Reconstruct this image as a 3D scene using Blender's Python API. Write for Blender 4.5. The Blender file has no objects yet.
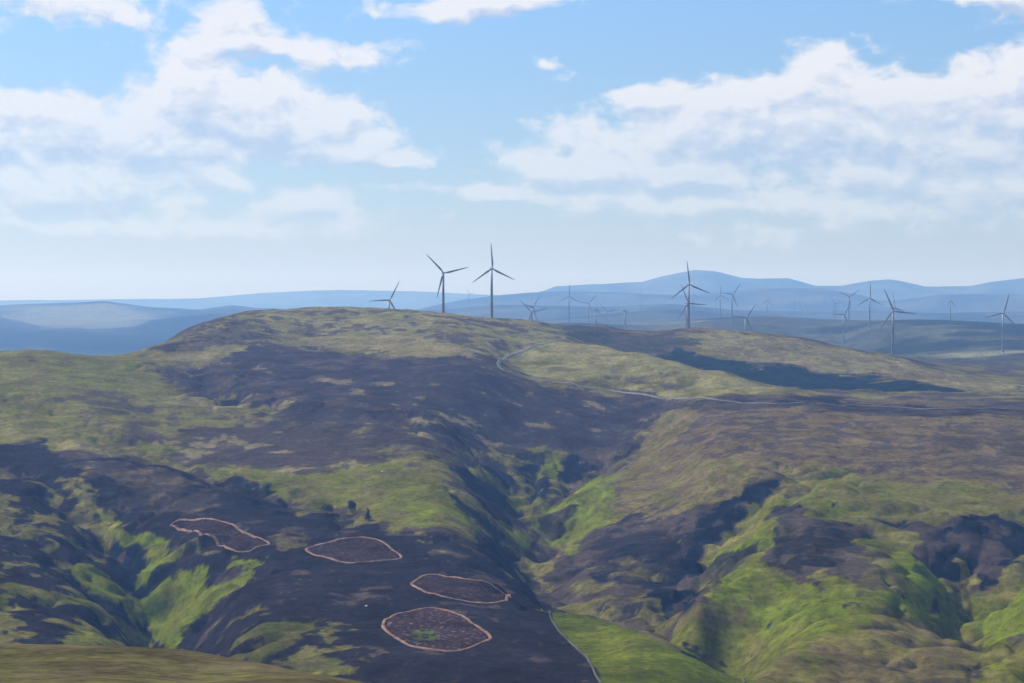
import bpy, bmesh, math, random
import numpy as np
from mathutils import Vector, Matrix

random.seed(5)
R = math.radians
C = bpy.context.scene.collection

# ------------------------------------------------------------------ camera
F = 2000.0                       # focal length in pixels of a 1024-wide picture
CAMZ = 500.0
PITCH = math.atan(41.5 / F)      # horizon sits above the middle of the frame
cp, sp_ = math.cos(PITCH), math.sin(PITCH)


def ray(px, py):
    """world direction of a picture point, scaled so that y = 1"""
    a = (px - 512.0) / F
    b = -(py - 341.5) / F
    y = cp + b * sp_
    z = -sp_ + b * cp
    return a / y, z / y


def at(px, py, Y):
    a, b = ray(px, py)
    return (a * Y, Y, CAMZ + b * Y)


def cz(px, Y, z):
    return ((px - 512.0) / F * Y, Y, z)


# ------------------------------------------------------------------ noise
def _hash(ix, iy, seed):
    h = (ix.astype(np.int64) * 374761393 + iy.astype(np.int64) * 668265263 + seed * 1442695041) & 0xFFFFFFFF
    h = ((h ^ (h >> 13)) * 1274126177) & 0xFFFFFFFF
    h = h ^ (h >> 16)
    return h


def noise(x, y, seed=0):
    x0 = np.floor(x); y0 = np.floor(y)
    fx = (x - x0).astype(np.float32); fy = (y - y0).astype(np.float32)
    u = fx * fx * fx * (fx * (fx * 6 - 15) + 10)
    v = fy * fy * fy * (fy * (fy * 6 - 15) + 10)

    def g(dx, dy):
        a = (_hash(x0 + dx, y0 + dy, seed) & 1023).astype(np.float32) * np.float32(2 * math.pi / 1024)
        return np.cos(a) * (fx - dx) + np.sin(a) * (fy - dy)
    n = (g(0, 0) * (1 - u) + g(1, 0) * u) * (1 - v) + (g(0, 1) * (1 - u) + g(1, 1) * u) * v
    return n * 1.5


def fbm(x, y, scale, octaves=4, seed=0, gain=0.5):
    s = 0; a = 1.0; f = 1.0 / scale; t = 0
    for o in range(octaves):
        s = s + a * noise(x * f + 17.3 * o, y * f - 9.1 * o, seed + o)
        t += a; a *= gain; f *= 2.03
    return s / t


def sstep(e0, e1, x):
    t = np.clip((x - e0) / (e1 - e0), 0, 1)
    return t * t * (3 - 2 * t)


# ------------------------------------------------------------------ terrain
# control points of the hills: at(picture x, picture y, distance) or cz(picture x, distance, height)
A = at
CTRL = [
    # shoulder of the hill we stand on
    A(-300, 700, 380), A(0, 684, 400), A(100, 684, 400), A(200, 688, 400), A(0, 664, 460), A(100, 665, 460), A(200, 672, 460), A(-300, 645, 540), A(0, 645, 520), A(50, 645, 522), A(100, 646, 522), A(150, 649, 520), A(200, 654, 516), A(250, 662, 510), A(300, 672, 502), A(350, 683, 492), A(400, 696, 480),
    A(0, 646.5, 560), A(100, 648, 560), A(200, 657, 552), A(300, 676, 540),
    cz(512, 300, 424), cz(800, 300, 415), cz(1100, 300, 410), cz(512, 480, 375), cz(800, 450, 360), cz(1100, 450, 360), cz(1400, 450, 360), cz(0, 300, 438), cz(-300, 300, 438),
    cz(0, 720, 350), cz(200, 700, 335), cz(0, 850, 300), cz(250, 830, 285), cz(500, 750, 300), cz(700, 760, 285), cz(900, 800, 270), cz(1100, 800, 275), cz(1400, 800, 280), cz(-300, 850, 310),
    # heather spur with the cut patches
    A(0, 640, 1080), A(100, 650, 1080), A(0, 560, 1320), A(0, 500, 1560), A(0, 440, 1850), A(0, 400, 2050), A(0, 352, 2400), A(60, 353, 2450), A(130, 355, 2470),
    A(-300, 345, 2500), A(-300, 440, 1850), A(-300, 600, 1200),
    A(90, 520, 1530), A(178, 646, 1190), A(142, 590, 1380), A(100, 480, 1650), A(100, 430, 1900), A(100, 390, 2150),
    A(200, 480, 1680), A(200, 440, 1900), A(200, 400, 2150), A(190, 372, 2350),
    A(300, 500, 1600), A(380, 510, 1560), A(440, 520, 1500), A(200, 530, 1480), A(250, 540, 1450), A(350, 550, 1420), A(430, 545, 1440), A(470, 565, 1370),
    A(430, 600, 1230), A(500, 600, 1240), A(505, 585, 1305), A(516, 595, 1268), A(350, 600, 1230), A(250, 600, 1250), A(250, 640, 1100), A(350, 650, 1060), A(450, 650, 1060), A(550, 650, 1060), A(600, 684, 950), A(450, 684, 960),
    # behind the left ridge
    cz(0, 2750, 395), cz(130, 2750, 390), cz(-300, 3000, 380), cz(0, 3300, 300), cz(120, 3300, 310), cz(0, 4500, 250), cz(-300, 4500, 250),
    # big hill
    A(140, 351, 2560), A(165, 341, 2680), A(185, 332, 2780), A(210, 322, 2880), A(240, 314, 2960), A(270, 310, 3030), A(330, 307.5, 3100), A(400, 309.5, 3080), A(443, 313, 2990), A(492, 319, 3080), A(540, 323, 3180),
    cz(389, 3700, 425), cz(443, 3150, 467), cz(492, 3200, 470), cz(250, 3500, 420), cz(330, 3600, 440), cz(540, 3700, 420), cz(150, 2900, 395), cz(190, 3150, 410), cz(250, 4500, 330), cz(443, 4000, 400),
    A(300, 335, 2700), A(400, 340, 2650), A(480, 350, 2550), A(300, 370, 2350), A(400, 375, 2300), A(480, 385, 2250), A(300, 410, 2050), A(380, 420, 2000), A(440, 430, 1980),
    A(300, 450, 1850), A(380, 460, 1780), A(440, 470, 1720),
    # central valley
    cz(480, 2030, 348), cz(500, 1980, 339), cz(525, 1880, 323), cz(540, 1790, 313), cz(534, 1660, 301), cz(537, 1560, 292), cz(575, 1400, 279), cz(610, 1340, 276), cz(655, 1275, 273), cz(720, 1190, 269), cz(800, 960, 264), cz(850, 850, 262),
    # grass field
    A(529, 600, 1255), A(555, 603, 1240), A(597, 617, 1190), A(632, 629, 1150), A(661, 642, 1112), A(693, 656, 1076), A(724, 673, 1040), A(745, 684, 1018), A(560, 625, 1160), A(600, 650, 1080), A(650, 684, 960), A(800, 712, 960),
    A(565, 611, 1330), cz(615, 1255, 291), cz(650, 1215, 287), cz(680, 1180, 284), cz(712, 1140, 281), cz(745, 1105, 280),
    # right bank of the valley
    A(590, 590, 1450), A(600, 560, 1560), A(600, 530, 1680), A(580, 505, 1780), A(600, 480, 1860), A(640, 500, 1760), A(650, 540, 1590), A(650, 580, 1430), A(680, 470, 1850), A(640, 455, 2000), A(605, 463, 2020),
    A(560, 450, 2090), A(520, 450, 2080), A(560, 430, 2150), A(560, 400, 2300), A(640, 420, 2250), A(680, 412, 2180), A(680, 400.5, 2320), A(662, 398, 2370), A(700, 405, 2220), A(620, 397, 2380),
    # shoulder with the track
    A(560, 338.5, 2850), A(600, 345, 2780), A(640, 353, 2690), A(680, 362, 2600), A(720, 371, 2500), A(750, 379, 2420), A(785, 389, 2330), A(580, 352, 2690), A(620, 364, 2570), A(660, 376, 2460), A(700, 387, 2370), A(750, 393, 2320),
    cz(600, 2900, 424), cz(640, 2810, 412), cz(680, 2720, 402), cz(720, 2620, 394), cz(760, 2530, 390), cz(820, 2450, 388), A(520, 365, 2600), A(600, 384, 2430), A(700, 400, 2280),
    
    # second ridge
    A(600, 324.5, 3300), A(690, 327, 3300), A(760, 332, 3260), A(810, 340, 3220), A(850, 348, 3180), A(900, 358, 3120), A(960, 375, 3000), A(1010, 384, 2900), A(640, 345, 3080), A(720, 358, 2980), A(800, 372, 2880), A(850, 383, 2780), A(950, 395, 2600), A(1300, 392, 2800), A(900, 392, 2600),
    # right plateau
    A(750, 402, 2230), A(850, 400, 2320), A(950, 401, 2330), A(1024, 405, 2300), A(1300, 402, 2300), A(750, 430, 1950), A(850, 440, 1880), A(950, 440, 1880), A(1024, 450, 1820), A(1300, 450, 1820),
    A(700, 450, 1870), A(780, 470, 1720), A(850, 480, 1680), A(950, 500, 1600), A(1024, 510, 1560), A(1300, 500, 1600),
    # right green hill
    A(760, 520, 1500), A(800, 540, 1420), A(720, 560, 1360), A(700, 600, 1250), A(670, 630, 1180), A(850, 560, 1350), A(820, 620, 1180), A(780, 650, 1080), A(760, 684, 1000), A(900, 620, 1180), A(900, 684, 1000),
    A(1024, 684, 980), A(1024, 600, 1200), A(1300, 600, 1200), A(965, 605, 1200), A(930, 548, 1400), A(1024, 555, 1380), A(640, 600, 1340),
    # moor of the wind farm
    cz(689, 3460, 440), cz(893, 3460, 398), cz(760, 3600, 420), cz(820, 3550, 405), cz(960, 3300, 385), cz(600, 3600, 420), cz(1003, 3950, 394), cz(687, 4000, 414), cz(745, 4500, 380), cz(843, 5200, 384), cz(531, 4880, 392), cz(848, 6300, 431), cz(870, 5300, 425),
    cz(732, 5700, 432), cz(596, 5400, 395), cz(625, 5600, 392), cz(569, 6450, 430), cz(588, 7100, 408), cz(893, 4700, 396), cz(950, 7000, 416), cz(720, 7500, 437), cz(835, 8500, 410), cz(767, 8500, 420),
    cz(0, 6000, 250), cz(250, 6000, 290), cz(-300, 6000, 250), cz(0, 9000, 310), cz(250, 9000, 340), cz(400, 6000, 350), cz(450, 8500, 380), cz(-300, 9000, 310), cz(1300, 3600, 380), cz(1300, 5000, 390), cz(1300, 8500, 400), cz(1024, 8500, 400), cz(600, 9000, 400),
]
CT = np.array(CTRL, dtype=np.float64)
KV = 6.0


def uv_of(x, y):
    r = np.hypot(x, y)
    az = np.arctan2(x, y)
    u = np.tan(np.clip(az, -0.42, 0.42)) * 20.0
    return u, np.log(np.maximum(r, 200.0)) * KV


def tps_kernel(d2):
    return 0.5 * d2 * np.log(d2 + 1e-9)


cu, cv = uv_of(CT[:, 0], CT[:, 1])
n_ = len(cu)
K = tps_kernel((cu[:, None] - cu[None]) ** 2 + (cv[:, None] - cv[None]) ** 2) + np.eye(n_) * 0.02
P_ = np.stack([np.ones(n_), cu, cv], 1)
M_ = np.zeros((n_ + 3, n_ + 3)); M_[:n_, :n_] = K; M_[:n_, n_:] = P_; M_[n_:, :n_] = P_.T
W_ = np.linalg.solve(M_, np.concatenate([CT[:, 2], np.zeros(3)]))


def tps(x, y):
    u, v = uv_of(x, y)
    out = np.empty(u.shape, dtype=np.float64)
    uf, vf, of = u.ravel().astype(np.float32), v.ravel().astype(np.float32), out.ravel()
    c1, c2, w = cu.astype(np.float32), cv.astype(np.float32), W_[:n_].astype(np.float32)
    for s in range(0, uf.size, 40000):
        a = uf[s:s + 40000, None] - c1; b = vf[s:s + 40000, None] - c2
        d2 = a * a + b * b
        k = 0.5 * d2 * np.log(d2 + np.float32(1e-9))
        of[s:s + 40000] = k.astype(np.float64) @ W_[:n_]
    return of.reshape(u.shape) + W_[n_] + W_[n_ + 1] * u + W_[n_ + 2] * v


# far ridges: distance, depth, crest line as picture points
RIDGES = [
    (10700, 700, [(-900, 312), (-60, 313), (0, 317), (40, 325), (66, 329), (100, 331), (126, 328), (153, 318), (190, 314), (256, 312), (330, 320), (440, 340), (1500, 345)]),
    (11500, 1300, [(-900, 318), (440, 319), (500, 313.5), (601, 309.6), (637, 306.3), (672, 304.6), (703, 307.9), (728, 310.9), (760, 313), (850, 314), (1024, 312), (1500, 310)]),
    (13500, 2200, [(-900, 309), (-200, 308), (0, 305.8), (50, 303.8), (106, 300.8), (149, 306.4), (199, 309.8), (232, 305.8), (256, 309), (330, 312), (500, 315), (1500, 318)]),
    (15800, 1300, [(-900, 320), (380, 315), (450, 302.5), (494, 295.3), (527, 292.2), (551, 290.6), (606, 291.9), (680, 295), (720, 293), (760, 288.5), (824, 288), (870, 296), (876, 299.5), (904, 299), (940, 293.8), (1024, 293.3), (1500, 292)]),
    (20500, 1900, [(-900, 310), (420, 312), (500, 300), (543, 291), (556, 286), (601, 283.8), (642, 281), (662, 275.4), (695, 269), (716, 270.8), (741, 277.4), (760, 278.6), (788, 277.8), (815, 285.6), (842, 285.6), (871, 280.4), (889, 278.9), (904, 281.4), (925, 286), (971, 286), (992, 282), (1024, 278.4), (1200, 275), (1500, 280)]),
    (26000, 2000, [(-900, 301), (0, 301), (126, 299.8), (199, 298), (266, 293), (340, 290.5), (428, 292), (483, 294.5), (543, 296), (1500, 296)]),
]


def far_height(x, y):
    r = np.hypot(x, y)
    px = 512 + np.tan(np.clip(np.arctan2(x, y), -1.0, 1.0)) * F
    base = 330 + 0 * r
    out = base
    for i, (D, wd, crest) in enumerate(RIDGES):
        c = np.array(crest)
        zc = CAMZ + (300.0 - np.interp(px, c[:, 0], c[:, 1])) / F * D
        d = (y - D - wd * 0.35 * fbm(x, y, D * 0.25, 2, 90 + i)) / wd
        prof = np.exp(-np.abs(d) ** 1.8)
        spur = 1 + 0.35 * fbm(x, y * 0.5, D * 0.045, 4, 60 + i) * (1 - prof) * 2
        out = np.maximum(out, base + (zc - base) * prof * spur)
    return out


def seg_dist(x, y, P):
    """distance to a polyline and position along it (0..1)"""
    best = np.full(x.shape, 1e12); bt = np.zeros(x.shape)
    L = np.concatenate([[0], np.cumsum(np.hypot(np.diff(P[:, 0]), np.diff(P[:, 1])))])
    for i in range(len(P) - 1):
        ax, ay = P[i]; dx, dy = P[i + 1] - P[i]
        l2 = dx * dx + dy * dy + 1e-9
        t = np.clip(((x - ax) * dx + (y - ay) * dy) / l2, 0, 1)
        d = (x - ax - t * dx) ** 2 + (y - ay - t * dy) ** 2
        m = d < best
        best = np.where(m, d, best); bt = np.where(m, (L[i] + t * (L[i + 1] - L[i])) / L[-1], bt)
    return np.sqrt(best), bt


def base_height(x, y):
    r = np.hypot(x, y)
    z = tps(x, y)
    w = sstep(8500, 10500, r)
    z = z * (1 - w) + far_height(x, y) * w
    cam = 498.2 - 0.25 * np.maximum(r - 9, 0)
    w = sstep(150, 290, r)
    z = np.where(r < 290, cam * (1 - w) + z * w, z)
    # everything well off to the sides and behind is rolling moor
    az = np.abs(np.arctan2(x, y))
    roll = 440 + 60 * fbm(x, y, 2600, 3, 300)
    roll = np.where(r < 600, 498.2 * (1 - sstep(30, 600, r)) + roll * sstep(30, 600, r), roll)
    w = sstep(0.55, 1.1, az)
    return z * (1 - w) + roll * w


def raycast(pts, hf, ymax=None, y0=330.0):
    pts = np.array(pts, dtype=np.float64).reshape(-1, 2)
    ys = np.exp(np.linspace(math.log(y0), math.log(28000), 900))
    out = []
    a, b = ray(pts[:, 0], pts[:, 1])
    X = a[:, None] * ys[None]; Y = np.broadcast_to(ys, X.shape); Z = CAMZ + b[:, None] * ys[None]
    H = hf(X, Y)
    below = Z < H
    for i in range(len(pts)):
        k = int(np.argmax(below[i])) if below[i].any() else len(ys) - 1
        if k > 0 and below[i].any():
            d0 = Z[i, k - 1] - H[i, k - 1]; d1 = Z[i, k] - H[i, k]
            t = d0 / (d0 - d1 + 1e-12); yy = ys[k - 1] + t * (ys[k] - ys[k - 1])
        else:
            yy = ys[k]
        if ymax is not None:
            yy = min(yy, ymax)
        out.append((a[i] * yy, yy))
    return np.array(out)


# gullies: picture points on the uncut surface, depth, half width, depth along it (start, middle, end)
GULLIES = [
    # main valley stream notch
    ([(470, 456), (497, 474), (522, 500), (540, 522), (530, 550), (533, 580), (560, 606)], 9, 45, (0.3, 1, 1)),
    # gully right of the valley, cut between heather plateau and green hill
    ([(800, 476), (778, 482), (748, 496), (724, 512), (706, 532), (698, 552), (690, 570), (668, 590), (645, 606), (625, 622)], 24, 62, (0.25, 1, 0.7)),
    ([(718, 545), (706, 556), (694, 566)], 12, 34, (0.1, 0.8, 1)),
    # far right ravine, two heads
    ([(872, 517), (905, 527), (935, 538), (958, 556), (972, 578), (968, 602), (978, 630), (990, 665)], 24, 58, (0.35, 1, 0.25)),
    ([(1060, 520), (1024, 540), (1002, 560), (984, 580), (972, 598)], 22, 55, (0.6, 1, 0.8)),
    ([(985, 512), (980, 535), (976, 560)], 14, 35, (0.1, 0.9, 1)),
    ([(930, 520), (945, 545), (958, 560)], 10, 26, (0.2, 0.9, 1)),
    # left ravine
    ([(78, 490), (100, 512), (117, 535), (134, 560), (146, 588), (162, 615), (176, 640), (184, 670)], 20, 50, (0.2, 1, 0.6)),
    ([(205, 548), (186, 556), (170, 572), (158, 590), (150, 604)], 12, 30, (0.2, 1, 1)),
    ([(262, 566), (236, 572), (215, 592), (196, 612), (178, 632)], 8, 30, (0.2, 1, 1)),
    ([(0, 525), (40, 545), (85, 580), (130, 612), (165, 640)], 9, 34, (0.4, 1, 0.6)),
    ([(30, 470), (70, 500), (105, 525)], 7, 26, (0.3, 1, 0.5)),
    ([(0, 600), (60, 607), (110, 625), (160, 648)], 8, 26, (0.4, 1, 0.6)),
    # side gullies of the valley head
    ([(452, 462), (480, 482), (505, 500), (528, 516)], 14, 26, (0.3, 1, 0.6)),
    ([(455, 492), (480, 514), (503, 534), (522, 552)], 12, 22, (0.3, 1, 0.8)),
    ([(474, 450), (496, 462), (510, 480), (522, 494)], 13, 28, (0.4, 1, 0.6)),
    ([(542, 462), (536, 478), (530, 492), (532, 504)], 13, 28, (0.2, 1, 0.7)),
    ([(578, 456), (574, 472), (562, 488), (545, 504)], 13, 30, (0.3, 1, 0.6)),
    ([(606, 452), (596, 470), (572, 486), (548, 505)], 9, 26, (0.3, 1, 0.6)),
    ([(672, 419), (664, 424), (656, 432), (648, 446), (612, 462), (592, 474)], 10, 40, (0.4, 1, 0.5)),
    # gullies on the right bank
    ([(588, 500), (572, 520), (556, 536), (540, 552)], 8, 20, (0.2, 1, 0.5)),
    ([(570, 512), (556, 522), (544, 532)], 6, 14, (0.2, 1, 0.5)),
    # crags above the valley head
    ([(400, 412), (420, 424), (440, 436), (462, 450)], 6, 26, (0.2, 1, 0.6)),
    ([(455, 424), (462, 438), (470, 452)], 6, 18, (0.2, 1, 0.6)),
    # burns on the big hill's left flank
    ([(160, 372), (200, 378), (218, 396), (240, 404), (290, 408)], 9, 34, (0.3, 1, 0.5)),
    ([(245, 383), (234, 394), (222, 402)], 5, 16, (0.3, 1, 0.5)),
    ([(120, 440), (155, 455), (190, 466), (240, 485), (300, 503), (345, 520)], 7, 32, (0.4, 1, 0.3)),
    ([(30, 400), (100, 440), (150, 462)], 4, 24, (0.2, 1, 0.6)),
    # dip between the second ridge and the plateau
    ([(735, 520), (760, 545), (790, 575), (840, 610)], 2, 30, (0.3, 1, 0.3)),
]
GUL = [(raycast(p, base_height, y0=800.0), d, w, e) for p, d, w, e in GULLIES]


def height(x, y):
    x = np.asarray(x, dtype=np.float64); y = np.asarray(y, dtype=np.float64)
    z = base_height(x, y)
    r = np.hypot(x, y)
    prox = np.zeros(x.shape)
    wx = x + 14 * fbm(x, y, 90, 3, 11); wy = y + 20 * fbm(x, y, 90, 3, 12)
    for P, dep, wd, (e0, e1, e2) in GUL:
        m = (x > P[:, 0].min() - 2.5 * wd) & (x < P[:, 0].max() + 2.5 * wd) & (y > P[:, 1].min() - 2.5 * wd) & (y < P[:, 1].max() + 2.5 * wd)
        if not m.any():
            continue
        d, t = seg_dist(wx[m], wy[m], P)
        k = np.where(t < 0.5, e0 + (e1 - e0) * t * 2, e1 + (e2 - e1) * (t - 0.5) * 2)
        k = k * sstep(1.25 * wd, 0.9 * wd, d * 0 + 0) if False else k
        q = np.clip(1 - d / wd, 0, 1)
        prox[m] = np.maximum(prox[m], (k > .15) * sstep(1.9 * wd, .5 * wd, d))
        z[m] -= dep * 1.15 * k * q ** 1.3 * (1 + 0.25 * fbm(x[m], y[m], 40, 2, 44))
    near = 1 - sstep(4000, 9000, r)
    rl = 1 - np.abs(fbm(wx, wy, 62, 3, 81)) * 3.2
    z = z - prox * (5.5 * np.clip(rl, 0, 1) ** 1.5 - 1.2)
    rid = 1 - np.abs(fbm(x, y, 210, 4, 21)) * 2.2
    flat = sstep(600, 1100, r)
    hum = fbm(x, y, 75, 3, 33)
    z = z + near * flat * (4.6 * (rid - 0.6) + 2.2 * hum + .7 * fbm(x, y, 20, 3, 37))
    z = z + (1 - flat) * sstep(60, 300, r) * near * 1.2 * fbm(x, y, 70, 4, 51)
    z = z + (1 - near) * (22 * fbm(x, y, 1500, 4, 71))
    for bx, by, bz, bs in BUMPS:
        m = (np.abs(x - bx) < 4 * bs) & (np.abs(y - by) < 4 * bs)
        if m.any():
            z[m] += bz * np.exp(-((x[m] - bx) ** 2 + (y[m] - by) ** 2) / (2 * bs * bs))
    return z


BUMPS = []


def hgt(x, y):
    return float(height(np.array([x]), np.array([y]))[0])


# ------------------------------------------------------------------ wind farm list (hub, distance, yaw, blade angle, label)
# blade angle: direction of one blade seen from the camera, degrees anticlockwise from the right
TURB = [
    (388.9, 300.2, 3700, 20, 64, 'low turbine with only hub and blades above the hilltop, left of two tall ones'),
    (443.3, 273.1, 3150, 10, 14, 'tall dark turbine on the hilltop with two blades raised in a wide V'),
    (491.7, 268.6, 3200, 15, 94, 'tallest turbine on the hilltop with one blade pointing straight up'),
    (468.9, 293.9, 12000, 40, 120, 'tiny hazy turbine far off between the two tall hilltop turbines'),
    (531.0, 312.2, 4880, 10, 14, 'turbine right behind the hill shoulder with its hub low and a long blade reaching right'),
    (532.0, 307.0, 5050, 50, 63, 'turbine doubled behind another at the hill shoulder with one blade raised up right'),
    (569.0, 296.2, 6450, 10, 89, 'pale turbine with an upright blade, behind the purple moor right of the hill shoulder'),
    (588.5, 303.4, 7100, 15, 52, 'pale turbine whose raised blade leans right, next to an edge on turbine'),
    (596.0, 310.0, 5400, 78, 93, 'edge on turbine looking like one upright stroke, left of centre on the moor'),
    (607.1, 311.8, 7100, 10, 14, 'faint low turbine with its blades spread in a shallow V above the moor'),
    (624.9, 310.8, 5600, 80, 85, 'lone edge on turbine seen as a thin mast, well left of the large dark turbine'),
    (559.5, 300.0, 14000, 20, 90, 'barely visible turbine in the haze left of the pale upright bladed one'),
    (688.8, 284.4, 3440, 15, 97, 'large dark turbine behind the second ridge, blade pointing up at the round mountain'),
    (687.1, 303.0, 4000, 30, 112, 'turbine hidden behind the large dark one with a blade stretched out level to the right'),
    (692.9, 294.7, 9500, 35, 98, 'faint turbine just right behind the mast of the large dark turbine'),
    (720.3, 295.4, 7500, 30, 95, 'pale slim turbine with upright blade under the right flank of the mountain'),
    (715.2, 296.9, 11000, 30, 60, 'very faint turbine overlapping the pale slim one under the mountain flank'),
    (732.0, 294.4, 5700, 25, 55, 'clear grey turbine right of the large dark one, one blade level left and one raised'),
    (745.5, 317.7, 4500, 30, 57, 'turbine with low hub at the ridge line, one blade pointing up right, mast hidden'),
    (640.5, 297.2, 10000, 30, 91, 'faint turbine alone in front of the long mountain slope'),
    (766.9, 300.1, 8500, 50, 85, 'faint narrow turbine standing below the small second summit'),
    (803.0, 303.0, 11000, 30, 70, 'ghostly turbine in thick haze, right hand one of a pair'),
    (798.0, 298.5, 12500, 30, 110, 'ghostly turbine in thick haze, left hand one of a pair'),
    (834.9, 303.5, 8500, 25, 12, 'small pale turbine left of the crossing blades near the valley'),
    (848.9, 296.7, 6300, 20, 36, 'turbine shaped like a Y rising above another one with crossed blades'),
    (843.4, 314.4, 5200, 35, 64, 'low turbine with one blade level left, just below the Y shaped turbine'),
    (869.7, 298.0, 5300, 15, 90, 'upright turbine with vertical blade between the Y shaped one and the dark one'),
    (892.9, 310.9, 3460, 10, 113, 'dark near turbine rising behind the tan ridge with blades up left and level right'),
    (893.5, 308.0, 4700, 60, 100, 'turbine hidden almost exactly behind the dark near one at the tan ridge'),
    (950.3, 301.1, 7000, 60, 88, 'pale thin turbine alone between the two dark right hand turbines'),
    (1003.0, 313.0, 3950, 15, 75, 'dark turbine at the far right edge standing on the pale gravel pad'),
]
for i, (hx, hy, D, yaw, ang, lab) in enumerate(TURB):
    X, Y, Z = at(hx, hy, D)
    g = hgt(X, Y)
    want = Z - 80
    if D > 8000 or abs(g - want) > 14:
        lim = 60 if D > 8000 else 30
        dz = max(-lim, min(lim, (want - g)))
        BUMPS.append((X, Y, dz, 260 if D < 8000 else 600))

# ------------------------------------------------------------------ ground cover (albedo)
DH = (0.0155, 0.0135, 0.0165)      # dark heather
HB = (0.046, 0.035, 0.030)      # purple brown heather
BR = (0.094, 0.070, 0.034)      # brown bent grass
OL = (0.098, 0.087, 0.023)
OY = (0.135, 0.122, 0.046)      # sun bleached hill grass      # olive hill grass
GR = (0.080, 0.084, 0.010)      # green grass
BG = (0.090, 0.112, 0.008)      # bright grass
HM = (0.029, 0.024, 0.026)
DK = (0.034, 0.036, 0.026)      # flowering heather
FG = (0.082, 0.074, 0.028)
FB = (0.072, 0.058, 0.029)
MD = (0.056, 0.068, 0.006)      # grazed meadow
TN = (0.140, 0.115, 0.055)      # tan dead grass
OC = (0.150, 0.130, 0.035)      # ochre
FO = (0.008, 0.016, 0.012)      # near-black green: far conifer forest, dark band under the second ridge
PF = (0.160, 0.165, 0.095)      # far pale pasture
CUT = (0.34, 0.20, 0.16)
SH = (0.007, 0.010, 0.016)      # blue-black: shade painted on ravine sides, dark flecks elsewhere

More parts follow.
